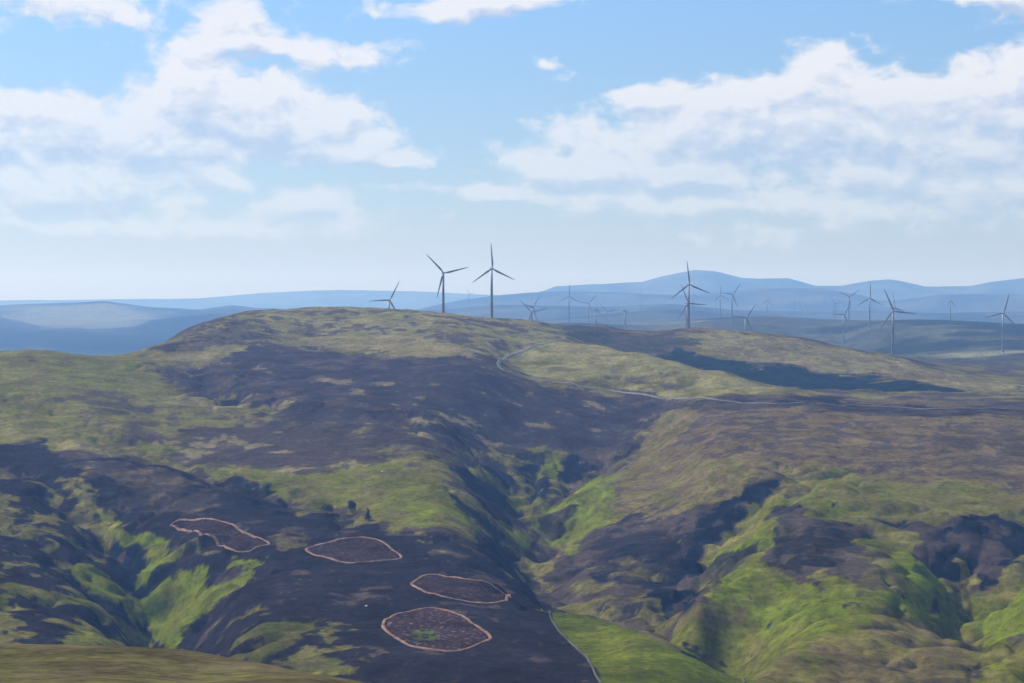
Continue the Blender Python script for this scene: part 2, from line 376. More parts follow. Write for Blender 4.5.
# (colour, second colour, share of the second, edge warp m, edge softness m, strength, max distance, polygon)
ZONES = [
    # big hill top and flanks
    (OY, HB, .42, 25, 18, 1, 3250, [(140, 352), (190, 336), (240, 314), (300, 308), (400, 309), (500, 319), (560, 323), (560, 340), (520, 352), (500, 362), (430, 358), (340, 350), (250, 358), (180, 372)]),
    (HB, DH, .4, 25, 20, .8, 3100, [(150, 352), (200, 334), (245, 318), (262, 320), (250, 332), (300, 326), (345, 332), (320, 342), (240, 344), (200, 352), (170, 356)]),
    (TN, OL, .5, 20, 16, .8, 3100, [(262, 334), (300, 332), (350, 340), (372, 352), (330, 348), (280, 344)]),
    (TN, OY, .4, 20, 16, .9, 3100, [(355, 345), (400, 334), (450, 345), (490, 355), (470, 360), (420, 356)]),
    (TN, OL, .5, 16, 14, .7, 2700, [(140, 356), (200, 346), (232, 352), (225, 362), (180, 366), (140, 362)]),
    # dark middle slope
    (HM, HB, .45, 34, 26, 1, 2750, [(160, 372), (190, 366), (240, 352), (300, 347), (350, 354), (430, 358), (500, 370), (560, 386), (640, 396), (700, 402), (690, 412), (662, 424), (640, 444), (600, 462), (560, 460), (500, 458), (450, 462), (400, 440), (350, 424), (290, 424), (230, 412), (190, 400)]),
    (HB, OL, .35, 25, 20, .7, 2300, [(390, 405), (430, 402), (470, 425), (480, 455), (440, 450), (400, 430)]),
    (TN, OL, .5, 10, 8, .55, 2300, [(230, 366), (260, 366), (320, 372), (332, 378), (300, 376), (240, 372)]),
    # left hill grass
    (OL, GR, .4, 25, 20, 1, 2500, [(-700, 330), (0, 349), (130, 353), (150, 368), (170, 384), (190, 402), (230, 420), (200, 440), (130, 440), (60, 445), (0, 442), (-700, 440)]),
    (OL, TN, .5, 25, 15, .9, 2300, [(170, 400), (230, 398), (285, 410), (240, 420), (200, 414)]),
    (HB, OL, .5, 30, 20, .8, 2300, [(60, 400), (110, 392), (200, 408), (290, 424), (350, 430), (380, 450), (300, 470), (200, 474), (120, 440)]),
    (HB, DH, .5, 20, 15, .9, 2300, [(190, 432), (250, 424), (330, 430), (380, 446), (395, 462), (300, 462), (205, 466), (185, 450)]),
    # lower left heather spur
    (DH, HB, .2, 22, 8, 1, 2100, [(-700, 450), (0, 446), (40, 442), (120, 462), (190, 474), (260, 492), (330, 516), (400, 528), (440, 534), (470, 548), (520, 580), (536, 598), (604, 690), (560, 760), (0, 760), (-700, 700)]),
    (HB, BR, .4, 20, 20, .6, 1800, [(70, 462), (170, 470), (210, 486), (200, 506), (120, 500)]),
    # green tongue above the patches
    (OL, GR, .5, 18, 10, 1, 1950, [(120, 444), (160, 446), (220, 466), (300, 468), (340, 462), (400, 462), (440, 474), (466, 492), (476, 512), (482, 530), (470, 541), (446, 531), (410, 524), (370, 516), (330, 508), (280, 494), (210, 474), (150, 460)]),
    (GR, BG, .3, 14, 12, .6, 1800, [(380, 480), (440, 482), (466, 500), (470, 520), (420, 518), (370, 508)]),
    (OL, TN, .4, 14, 10, .7, 2000, [(0, 420), (60, 432), (150, 452), (190, 466), (140, 462), (60, 444), (0, 436)]),
    (DH, OL, .36, 14, 6, .9, 1900, [(0, 478), (50, 476), (100, 505), (130, 545), (160, 600), (160, 660), (0, 660), (-400, 620), (-400, 500)]),
    (DH, OL, .30, 14, 6, .8, 1300, [(215, 625), (260, 610), (340, 625), (360, 655), (330, 690), (240, 690), (200, 650)]),
    (HM, TN, .2, 20, 14, .6, 2600, [(240, 362), (330, 370), (480, 385), (600, 402), (640, 415), (600, 440), (520, 440), (440, 415), (330, 392), (250, 378)]),
    (HM, TN, .30, 12, 8, .8, 2200, [(390, 404), (440, 402), (480, 428), (500, 446), (470, 456), (420, 436)]),
    (HB, TN, .28, 16, 8, .8, 2100, [(150, 440), (260, 424), (360, 440), (400, 462), (300, 470), (200, 468)]),
    # left ravine greens
    (BG, GR, .5, 9, 4, .95, 1700, [(84, 500), (104, 516), (118, 520), (128, 531), (145, 530), (150, 544), (184, 552), (164, 563), (158, 580), (148, 584), (134, 562), (116, 550), (104, 536)]),
    (BG, GR, .5, 9, 5, 1, 1550, [(172, 574), (200, 570), (212, 584), (224, 582), (260, 567), (248, 560), (226, 568), (234, 556), (262, 560), (266, 570), (226, 590), (212, 607), (194, 618), (192, 635), (184, 655), (160, 655), (152, 630), (140, 612), (118, 601), (88, 593), (66, 572), (90, 566), (116, 583), (142, 597), (152, 586)]),
    (GR, OL, .5, 9, 5, .8, 1700, [(0, 586), (50, 592), (100, 606), (140, 622), (150, 640), (110, 625), (60, 607), (0, 600)]),
    (OL, GR, .5, 10, 5, .8, 1500, [(66, 622), (80, 616), (100, 634), (124, 642), (130, 655), (66, 655)]),
    (GR, OL, .5, 10, 5, .75, 1700, [(0, 490), (14, 505), (20, 530), (4, 530), (0, 520)]),
    (OL, OC, .4, 10, 6, .6, 1800, [(56, 476), (80, 488), (104, 510), (124, 538), (110, 530), (80, 500)]),
    (GR, OL, .5, 14, 8, .6, 1300, [(236, 636), (262, 622), (300, 618), (308, 634), (286, 648), (250, 668), (240, 656)]),
    (OL, GR, .5, 10, 6, .6, 1200, [(270, 660), (320, 664), (345, 676), (310, 690), (280, 675)]),
    (GR, OL, .5, 10, 5, .55, 1200, [(322, 630), (336, 626), (346, 640), (336, 646)]),
    (BR, OL, .4, 10, 12, .5, 1600, [(272, 536), (300, 534), (310, 544), (280, 550)]),
    (OL, GR, .4, 8, 5, .6, 1600, [(196, 538), (222, 556), (214, 558), (194, 548)]),
    # valley head
    (OL, DH, .35, 14, 8, .9, 2150, [(462, 448), (500, 446), (545, 452), (566, 456), (580, 476), (560, 492), (540, 506), (522, 500), (500, 484), (474, 466)]),
    (BG, GR, .5, 8, 5, .85, 2150, [(546, 459), (562, 456), (561, 473), (553, 482), (533, 484), (537, 474)]),
    (GR, OL, .5, 10, 4, .9, 2000, [(471, 468), (500, 484), (524, 499), (548, 503), (536, 513), (523, 511), (496, 490), (470, 474)]),
    (BG, GR, .5, 8, 4, .9, 1850, [(525, 524), (546, 521), (556, 524), (536, 540), (537, 549), (518, 550), (498, 533), (514, 534), (528, 537)]),
    (OL, GR, .5, 8, 4, .8, 1850, [(440, 478), (460, 488), (482, 503), (504, 520), (520, 533), (500, 526), (470, 502)]),
    (DH, HB, .4, 8, 5, 1, 1900, [(470, 492), (486, 494), (510, 510), (527, 524), (528, 534), (508, 529), (490, 514)]),
    (DH, SH, .6, 6, 4, 1, 2000, [(450, 470), (462, 466), (485, 480), (508, 498), (526, 516), (520, 520), (496, 503), (470, 490)]),  # this and the SH strips below paint in the shade of gully banks
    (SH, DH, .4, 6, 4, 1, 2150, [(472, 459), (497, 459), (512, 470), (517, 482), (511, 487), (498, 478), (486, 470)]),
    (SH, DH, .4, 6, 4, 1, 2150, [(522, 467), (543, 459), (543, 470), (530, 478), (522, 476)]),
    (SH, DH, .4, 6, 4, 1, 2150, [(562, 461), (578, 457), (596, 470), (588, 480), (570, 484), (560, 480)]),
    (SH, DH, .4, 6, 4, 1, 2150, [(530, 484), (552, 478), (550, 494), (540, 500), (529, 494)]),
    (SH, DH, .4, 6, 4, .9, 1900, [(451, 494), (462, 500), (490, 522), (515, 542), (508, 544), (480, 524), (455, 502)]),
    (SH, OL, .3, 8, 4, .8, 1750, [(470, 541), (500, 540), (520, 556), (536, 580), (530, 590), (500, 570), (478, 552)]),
    (OC, OL, .5, 6, 4, .75, 1750, [(524, 573), (538, 560), (558, 556), (546, 574), (556, 588), (544, 590)]),
    # right bank
    (GR, BG, .5, 12, 6, 1, 1900, [(548, 512), (568, 494), (598, 477), (616, 487), (624, 508), (606, 524), (584, 535), (568, 545), (558, 552), (548, 545), (546, 530)]),
    (BG, GR, .4, 6, 4, .9, 1750, [(563, 543), (586, 552), (578, 562), (565, 556)]),
    (DH, HB, .4, 8, 4, .9, 1850, [(540, 520), (556, 508), (572, 508), (560, 528), (540, 548), (532, 550)]),
    (HB, DH, .4, 20, 10, 1, 1900, [(590, 534), (628, 512), (660, 514), (700, 510), (720, 515), (710, 540), (690, 572), (650, 606), (620, 612), (556, 603), (548, 590), (560, 575), (575, 562), (586, 550)]),
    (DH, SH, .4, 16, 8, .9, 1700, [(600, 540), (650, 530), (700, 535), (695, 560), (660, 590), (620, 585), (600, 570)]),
    (OC, OL, .6, 8, 6, .6, 1600, [(572, 590), (590, 578), (612, 582), (606, 596), (584, 602)]),
    (OL, HB, .5, 12, 10, .5, 1700, [(612, 560), (650, 560), (660, 580), (620, 584)]),
    # right plateau
    (BR, HB, .45, 25, 25, 1, 2450, [(690, 412), (740, 404), (850, 400), (1024, 402), (1700, 395), (1700, 520), (1024, 512), (960, 505), (880, 500), (820, 490), (780, 476), (720, 500), (690, 510), (630, 506), (612, 480), (600, 468), (640, 450), (660, 430)]),
    (OL, BR, .5, 20, 14, .8, 2100, [(610, 470), (640, 456), (700, 452), (760, 462), (780, 476), (720, 500), (690, 508), (640, 508), (622, 488)]),
    (DH, HB, .5, 25, 8, .9, 2450, [(690, 404), (760, 400), (850, 398), (1024, 401), (1500, 398), (1500, 416), (1024, 416), (900, 416), (760, 410), (700, 414)]),
    (HB, BR, .4, 25, 20, .8, 2100, [(910, 440), (960, 428), (1100, 424), (1500, 430), (1500, 490), (1024, 488), (950, 470)]),
    (OL, GR, .5, 20, 14, .8, 1900, [(786, 474), (860, 468), (900, 484), (990, 478), (1024, 500), (1200, 510), (1024, 522), (930, 510), (916, 516), (866, 516), (820, 498)]),
    (TN, BR, .6, 10, 8, .5, 2500, [(840, 400), (880, 398), (940, 402), (1000, 404), (960, 408), (880, 405)]),
    (OL, BR, .4, 10, 10, .8, 2400, [(650, 424), (672, 408), (700, 412), (690, 430), (668, 445), (640, 456)]),
    # right green hill
    (GR, OL, .4, 12, 5, 1, 1750, [(806, 495), (850, 511), (892, 523), (932, 540), (944, 552), (956, 575), (966, 590), (1000, 584), (1024, 568), (1300, 560), (1700, 600), (1700, 800), (660, 800), (650, 640), (684, 611), (704, 598), (712, 580), (704, 562), (716, 542), (738, 520), (766, 494)]),
    (BG, GR, .4, 14, 12, .9, 1500, [(700, 545), (730, 528), (752, 520), (768, 540), (766, 566), (800, 590), (830, 596), (880, 572), (910, 552), (940, 575), (956, 600), (940, 616), (900, 612), (850, 628), (820, 642), (790, 636), (740, 620), (720, 590)]),
    (BG, GR, .3, 10, 8, .9, 1400, [(962, 606), (980, 600), (1024, 590), (1300, 590), (1300, 630), (1024, 640), (990, 640)]),
    (BR, OL, .4, 14, 10, .85, 1350, [(818, 652), (850, 632), (900, 615), (966, 630), (976, 662), (960, 700), (830, 700), (800, 690)]),
    (BR, TN, .4, 12, 8, .8, 1400, [(670, 622), (700, 606), (738, 608), (740, 622), (720, 634), (700, 634)]),
    (BR, OL, .5, 12, 8, .7, 1250, [(740, 640), (790, 650), (820, 670), (800, 690), (760, 684)]),
    (DH, HB, .5, 9, 4, .95, 1600, [(770, 495), (796, 497), (810, 518), (850, 519), (880, 527), (856, 545), (868, 566), (846, 582), (826, 568), (806, 580), (822, 593), (798, 588), (782, 568), (762, 561), (774, 537)]),
    (DH, HB, .4, 7, 4, .9, 1500, [(700, 568), (730, 552), (758, 542), (760, 552), (736, 570), (712, 590), (704, 586)]),
    (DH, HB, .4, 5, 3, .95, 1400, [(921, 600), (934, 597), (950, 601), (953, 607), (938, 610), (924, 606)]),
    (OL, HB, .5, 12, 8, .7, 1450, [(846, 560), (880, 552), (890, 580), (870, 600), (846, 590)]),
    (HB, OL, .5, 7, 5, .8, 1250, [(1000, 640), (1024, 632), (1060, 640), (1024, 655), (1004, 652)]),
    (HB, OL, .4, 6, 4, .8, 1250, [(874, 664), (900, 662), (906, 672), (880, 676)]),
    (DH, OL, .4, 6, 4, .8, 1250, [(966, 640), (984, 644), (988, 656), (970, 652)]),
    (DH, OL, .4, 6, 4, .8, 1250, [(960, 672), (976, 668), (984, 680), (966, 684)]),
    (OC, GR, .5, 6, 3, .85, 1450, [(964, 558), (976, 556), (980, 574), (972, 600), (984, 622), (974, 624), (960, 600), (966, 580)]),
    # ravine sides: shade painted into the ground colour, with heather flecks
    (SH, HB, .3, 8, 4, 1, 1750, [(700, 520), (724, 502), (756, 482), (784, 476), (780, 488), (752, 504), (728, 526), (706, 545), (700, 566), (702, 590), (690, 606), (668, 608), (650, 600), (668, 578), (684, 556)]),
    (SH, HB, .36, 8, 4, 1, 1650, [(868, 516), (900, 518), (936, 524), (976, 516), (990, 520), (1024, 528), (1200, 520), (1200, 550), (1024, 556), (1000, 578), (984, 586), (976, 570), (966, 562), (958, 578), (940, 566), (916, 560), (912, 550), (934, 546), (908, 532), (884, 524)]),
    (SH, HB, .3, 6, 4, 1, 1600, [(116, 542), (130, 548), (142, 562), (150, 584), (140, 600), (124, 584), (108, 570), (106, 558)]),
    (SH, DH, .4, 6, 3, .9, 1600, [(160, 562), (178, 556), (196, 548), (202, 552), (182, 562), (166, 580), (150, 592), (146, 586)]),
    # meadow on the spur
    (MD, GR, .35, 1.5, 1.5, 1, 1260, [(529, 600), (555, 603), (597, 617.5), (632, 629), (661, 642), (693, 656), (724, 673), (760, 694), (800, 740), (640, 760), (602, 684), (588, 660), (562, 634), (550, 617.5), (534, 601)]),
    (BG, GR, .2, 4, 6, .8, 1200, [(652, 640), (693, 658), (724, 675), (740, 686), (700, 680), (670, 660)]),
    (OL, MD, .5, 4, 8, .5, 1150, [(590, 626), (640, 636), (670, 656), (650, 668), (620, 650)]),
    # foreground shoulder
    (FG, FB, .5, 6, 4, 1, 700, [(-900, 640), (0, 640), (100, 640), (200, 650), (300, 668), (420, 700), (600, 760), (600, 1500), (-900, 1500)]),
    # second ridge
    (DK, HB, .4, 30, 14, 1, 3500, [(545, 323), (600, 324), (690, 328), (700, 340), (660, 352), (600, 344), (565, 336)]),
    (HB, BR, .4, 20, 10, .9, 3500, [(545, 321), (690, 327), (760, 333), (700, 334), (600, 330)]),
    (OY, BR, .5, 30, 14, 1, 3450, [(700, 327), (760, 334), (850, 350), (960, 374), (1030, 386), (1000, 392), (940, 384), (880, 376), (820, 368), (760, 362), (700, 348), (690, 338)]),
    (TN, BR, .5, 20, 14, .6, 3450, [(700, 327), (750, 333), (740, 338), (704, 338)]),
    (FO, SH, .4, 32, 8, 1, (2640, 3250), [(664, 354), (690, 352), (706, 355), (740, 362), (780, 367), (820, 370), (880, 378), (940, 386), (985, 392), (970, 406), (880, 412), (790, 406), (730, 396), (668, 374)]),
    (OL, OY, .55, 12, 6, 1, (2000, 2900), [(560, 338), (575, 341), (620, 351), (700, 369), (787, 389), (760, 394), (700, 398), (640, 390), (560, 380), (520, 370), (500, 362), (520, 350)]),
    (HB, OL, .5, 16, 8, .75, 2700, [(590, 366), (640, 372), (680, 384), (690, 392), (650, 388), (600, 376)]),
    (OY, TN, .4, 10, 8, .9, 2900, [(560, 340), (640, 354), (720, 372), (780, 388), (740, 386), (690, 376), (620, 364), (550, 352)]),
]


def poly_mask(x, y, P, soft):
    """soft membership of a polygon, by signed distance"""
    best = np.full(x.shape, 1e12); inside = np.zeros(x.shape, bool)
    n = len(P)
    for i in range(n):
        ax, ay = P[i]; bx, by = P[(i + 1) % n]
        dx, dy = bx - ax, by - ay
        t = np.clip(((x - ax) * dx + (y - ay) * dy) / (dx * dx + dy * dy + 1e-9), 0, 1)
        best = np.minimum(best, (x - ax - t * dx) ** 2 + (y - ay - t * dy) ** 2)
        if ay != by:
            c = ((ay > y) != (by > y)) & (x < (bx - ax) * (y - ay) / (by - ay) + ax)
            inside ^= c
    d = np.sqrt(best); d = np.where(inside, d, -d)
    return sstep(-soft, soft, d)


ZONES = [z if isinstance(z[6], tuple) else z[:6] + (((330.0 if z[6] < 800 else 800.0), z[6]),) + z[7:] for z in ZONES]
ZW = [(z, raycast(z[7], height, ymax=z[6][1], y0=z[6][0])) for z in ZONES]


def cover(x, y):
    """albedo of the ground at world x, y"""
    sh = x.shape; x = x.ravel(); y = y.ravel()
    r = np.hypot(x, y)
    q1 = fbm(x, y, 130, 4, 200); q2 = fbm(x, y * 0.6, 38, 4, 210)
    # streaks of heather and grass run down the slopes
    sx = x + 6 * fbm(x, y, 30, 2, 221); sy = y * 0.8
    q3 = fbm(sx, sy, 26, 4, 220, 0.6)
    col = np.empty((x.size, 3)); col[:] = BR
    m2 = sstep(-0.15, 0.25, q1 + 0.5 * q3)[:, None]
    col = np.array(OL) * m2 + np.array(HB) * (1 - m2)
    far = sstep(3400, 4300, r)[:, None]
    fq = fbm(x, y * 0.7, 900, 4, 230)
    ff = sstep(-0.05, 0.12, fq)[:, None]
    ff2 = sstep(0.05, 0.25, fbm(x, y, 500, 4, 240))[:, None]
    fcol = np.array((.045, .05, .04)) * ff + np.array((.02, .028, .026)) * (1 - ff)
    fcol = fcol * (1 - ff2 * .6) + np.array((.075, .08, .055)) * ff2 * .6
    col = col * (1 - far) + fcol * far
    q4 = fbm(x, y, 14, 4, 225, 0.65)
    wxn = fbm(x, y, 70, 4, 250, .6); wyn = fbm(x, y, 70, 4, 260, .6)
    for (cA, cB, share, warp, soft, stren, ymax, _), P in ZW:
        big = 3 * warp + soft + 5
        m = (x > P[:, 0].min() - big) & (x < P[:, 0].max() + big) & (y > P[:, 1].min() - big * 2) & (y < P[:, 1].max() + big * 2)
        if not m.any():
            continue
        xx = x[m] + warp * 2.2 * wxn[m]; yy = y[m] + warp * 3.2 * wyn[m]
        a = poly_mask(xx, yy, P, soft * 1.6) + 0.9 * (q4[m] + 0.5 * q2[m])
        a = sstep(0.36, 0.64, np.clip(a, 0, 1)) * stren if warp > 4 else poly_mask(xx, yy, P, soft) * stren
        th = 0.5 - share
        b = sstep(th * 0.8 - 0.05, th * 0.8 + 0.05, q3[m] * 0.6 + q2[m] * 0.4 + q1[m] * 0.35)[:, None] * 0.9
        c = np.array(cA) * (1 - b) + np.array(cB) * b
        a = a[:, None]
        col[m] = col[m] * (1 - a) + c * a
    for c, P, soft, stren in FARZ:
        m = (r > 3200)
        a = (poly_mask(x[m] + 300 * fbm(x[m], y[m], 900, 3, 270), y[m] + 300 * fbm(x[m], y[m], 900, 3, 280), P, soft) * stren)[:, None]
        col[m] = col[m] * (1 - a) + np.array(c) * a
    # fine variation of growth
    v = 1 + 0.55 * q2 + 0.32 * q4 + 0.25 * fbm(x, y, 6, 3, 290)
    col = col * np.clip(v, .4, 1.8)[:, None]
    return col.reshape(sh + (3,))


def ray_far(pts):
    return raycast(pts, height, y0=3600.0)


FARZ = [
    (PF, ray_far([(0, 309), (50, 306), (106, 303), (148, 309), (128, 320), (112, 328), (66, 329), (30, 322), (0, 315)]), 150, .6),
    (PF, ray_far([(16, 345), (40, 345), (44, 352), (30, 354)]), 90, .6),
    (FO, ray_far([(-200, 316), (0, 319), (66, 331), (100, 333), (126, 330), (153, 320), (200, 315), (256, 314), (270, 330), (200, 346), (140, 353), (0, 349), (-200, 340)]), 200, .85),
    (PF, ray_far([(852, 330), (880, 331), (886, 342), (870, 343), (856, 336)]), 60, .35),
    (PF, ray_far([(900, 334), (922, 340), (918, 344), (902, 338)]), 60, .45),
    (PF, ray_far([(600, 323), (680, 324), (668, 327), (604, 326)]), 60, .5),
    (PF, ray_far([(962, 352), (1060, 351), (1060, 356), (962, 357)]), 30, .8),
]


# ------------------------------------------------------------------ materials
def new_mat(name):
    m = bpy.data.materials.new(name); m.use_nodes = True
    nt = m.node_tree; nt.nodes.clear()
    o = nt.nodes.new('ShaderNodeOutputMaterial'); b = nt.nodes.new('ShaderNodeBsdfPrincipled')
    nt.links.new(b.outputs[0], o.inputs[0])
    return m, nt, b


def N(nt, typ, **kw):
    n = nt.nodes.new(typ)
    for k, v in kw.items():
        setattr(n, k, v)
    return n


def simple_mat(name, col, rough=.6, var=.15, scale=.5):
    m, nt, b = new_mat(name)
    tc = N(nt, 'ShaderNodeTexCoord'); nz = N(nt, 'ShaderNodeTexNoise'); nz.inputs['Scale'].default_value = scale
    nz.inputs['Detail'].default_value = 5
    nt.links.new(tc.outputs['Object'], nz.inputs['Vector'])
    mx = N(nt, 'ShaderNodeMix', data_type='RGBA')
    mx.inputs['A'].default_value = tuple(c * (1 - var) for c in col) + (1,)
    mx.inputs['B'].default_value = tuple(min(1, c * (1 + var)) for c in col) + (1,)
    nt.links.new(nz.outputs['Fac'], mx.inputs['Factor'])
    nt.links.new(mx.outputs['Result'], b.inputs['Base Color'])
    b.inputs['Roughness'].default_value = rough
    return m


def ground_mat(name, fine=3.0, bump=.6):
    m, nt, b = new_mat(name)
    at_ = N(nt, 'ShaderNodeAttribute', attribute_name='cover')
    tc = N(nt, 'ShaderNodeTexCoord')
    n1 = N(nt, 'ShaderNodeTexNoise'); n1.inputs['Scale'].default_value = .22; n1.inputs['Detail'].default_value = 6; n1.inputs['Roughness'].default_value = .72
    n2 = N(nt, 'ShaderNodeTexNoise'); n2.inputs['Scale'].default_value = .045; n2.inputs['Detail'].default_value = 5
    nt.links.new(tc.outputs['Object'], n1.inputs['Vector']); nt.links.new(tc.outputs['Object'], n2.inputs['Vector'])
    r1 = N(nt, 'ShaderNodeMapRange'); r1.inputs['From Min'].default_value = .3; r1.inputs['From Max'].default_value = .7
    r1.inputs['To Min'].default_value = .5; r1.inputs['To Max'].default_value = 1.55
    nt.links.new(n1.outputs['Fac'], r1.inputs['Value'])
    r2 = N(nt, 'ShaderNodeMapRange'); r2.inputs['From Min'].default_value = .35; r2.inputs['From Max'].default_value = .65
    r2.inputs['To Min'].default_value = .82; r2.inputs['To Max'].default_value = 1.2
    nt.links.new(n2.outputs['Fac'], r2.inputs['Value'])
    mu = N(nt, 'ShaderNodeMath', operation='MULTIPLY'); nt.links.new(r1.outputs[0], mu.inputs[0]); nt.links.new(r2.outputs[0], mu.inputs[1])
    vs = N(nt, 'ShaderNodeVectorMath', operation='SCALE')
    nt.links.new(at_.outputs['Color'], vs.inputs[0]); nt.links.new(mu.outputs[0], vs.inputs['Scale'])
    nt.links.new(vs.outputs[0], b.inputs['Base Color'])
    bp = N(nt, 'ShaderNodeBump'); bp.inputs['Strength'].default_value = .3; bp.inputs['Distance'].default_value = 1.2
    nt.links.new(n1.outputs['Fac'], bp.inputs['Height']); nt.links.new(bp.outputs[0], b.inputs['Normal'])
    b.inputs['Roughness'].default_value = .95
    b.inputs['Specular IOR Level'].default_value = 0
    return m


MG = ground_mat('hill_vegetation')


def add_cover(me, col):
    at_ = me.attributes.new('cover', 'FLOAT_COLOR', 'POINT')
    c4 = np.ones((len(me.vertices), 4), dtype=np.float32); c4[:, :3] = np.clip(col, 0.004, .8)
    at_.data.foreach_set('color', c4.ravel())


def grid_mesh(name, X, Y, Z, closed=False):
    """quads over an (rows, cols) grid"""
    nr, nc = X.shape
    co = np.stack([X, Y, Z], -1).reshape(-1, 3).astype(np.float32)
    i = np.arange(nr - 1)[:, None] * nc; j = np.arange(nc - (0 if closed else 1))[None]
    jn = (j + 1) % nc
    q = np.stack([i + j, i + jn, i + nc + jn, i + nc + j], -1).reshape(-1, 4)
    me = bpy.data.meshes.new(name)
    me.vertices.add(len(co)); me.vertices.foreach_set('co', co.ravel())
    me.loops.add(q.size); me.loops.foreach_set('vertex_index', q.ravel().astype(np.int32))
    me.polygons.add(len(q)); me.polygons.foreach_set('loop_start', (np.arange(len(q)) * 4).astype(np.int32))
    me.polygons.foreach_set('loop_total', np.full(len(q), 4, np.int32))
    me.polygons.foreach_set('use_smooth', np.ones(len(q), bool))
    me.update(calc_edges=True)
    return me


def link(o, parent=None, **props):
    C.objects.link(o)
    if parent: o.parent = parent
    for k, v in props.items(): o[k] = v
    return o


# ------------------------------------------------------------------ ground sheet
fine_az = np.arctan((np.arange(-130, 1156, 1.05) - 512) / F)
side = np.concatenate([np.linspace(fine_az[-1] + .002, .6, 60), np.linspace(.62, math.pi, 70)])
az = np.concatenate([-side[::-1][:], fine_az, side[:-1]])
rr = np.concatenate([[.05, 2, 5, 9, 15, 25, 40, 60, 80, 100, 125, 150, 175, 200, 225, 250, 280],
                     np.exp(np.linspace(math.log(310), math.log(620), 130)),
                     np.exp(np.linspace(math.log(622), math.log(3400), 900))[:],
                     np.exp(np.linspace(math.log(3415), math.log(30000), 420))])
AZ, RR = np.meshgrid(az, rr)
GX, GY = RR * np.sin(AZ), RR * np.cos(AZ)
GZ = height(GX, GY)
me = grid_mesh('ground', GX, GY, GZ, closed=True)
add_cover(me, cover(GX, GY).reshape(-1, 3))
me.materials.append(MG)
link(bpy.data.objects.new('ground', me), kind='structure')
ZMIN = float(GZ.min())
print('ground', GX.shape, 'zmin', ZMIN, 'zmax', float(GZ.max()))
CB = 6.7                 # cloud brightness in sky units
EXPO = 0.3
HAZE_D = 1 / 13500; HAZE_COL = (.25, .48, 1.0); HAZE_G = 0.25; HAZE_TOP = 900.0
BORDER_W = 1.9
SKY_TINT = [(0, (.60, .66, .85)), (.25, (.72, .82, 1.0)), (.6, (.82, 1.12, 1.40)), (1, (.84, 1.26, 1.62))]
# ------------------------------------------------------------------ sun, sky, camera
SUN_AZ, SUN_EL = R(-60), R(45)          # ahead and to the left
sd = Vector((math.sin(SUN_AZ) * math.cos(SUN_EL), math.cos(SUN_AZ) * math.cos(SUN_EL), math.sin(SUN_EL)))
sl = bpy.data.lights.new('sun', 'SUN'); sl.energy = 5.0; sl.angle = R(.6); sl.color = (1, .95, .86)
so = bpy.data.objects.new('sun', sl); so.rotation_euler = sd.to_track_quat('Z', 'Y').to_euler(); C.objects.link(so)

scn = bpy.context.scene
w = bpy.data.worlds.new('World'); scn.world = w; w.use_nodes = True
nt = w.node_tree; nt.nodes.clear()
wo = N(nt, 'ShaderNodeOutputWorld'); bg = N(nt, 'ShaderNodeBackground'); bg.inputs['Strength'].default_value = 0.1
nt.links.new(bg.outputs[0], wo.inputs['Surface'])
sky = N(nt, 'ShaderNodeTexSky', sky_type='NISHITA', sun_disc=False)
sky.sun_elevation = SUN_EL; sky.sun_rotation = SUN_AZ
sky.altitude = 500; sky.air_density = 1.0; sky.dust_density = .4; sky.ozone_density = 2.0
L = nt.links.new
tc = N(nt, 'ShaderNodeTexCoord'); sx = N(nt, 'ShaderNodeSeparateXYZ'); L(tc.outputs['Generated'], sx.inputs[0])


def mth(op, a, b=None, c=None, tree=None, clamp=False):
    t = tree or nt
    n = t.nodes.new('ShaderNodeMath'); n.operation = op; n.use_clamp = clamp
    for i, v in enumerate((a, b, c)):
        if v is None: continue
        if isinstance(v, (int, float)): n.inputs[i].default_value = v
        else: t.links.new(v, n.inputs[i])
    return n.outputs[0]


def mrange(val, a, b, c=0, d=1, smooth=True, tree=None):
    t = tree or nt
    n = t.nodes.new('ShaderNodeMapRange'); n.interpolation_type = 'SMOOTHSTEP' if smooth else 'LINEAR'
    t.links.new(val, n.inputs['Value'])
    for k, v in zip(('From Min', 'From Max', 'To Min', 'To Max'), (a, b, c, d)): n.inputs[k].default_value = v
    return n.outputs[0]


azn = mth('MULTIPLY', mth('ARCTAN2', sx.outputs[0], sx.outputs[1]), 20)
eln = mth('MULTIPLY', mth('ARCSINE', sx.outputs[2]), 20)
cmb = N(nt, 'ShaderNodeCombineXYZ'); L(azn, cmb.inputs[0]); L(eln, cmb.inputs[1])

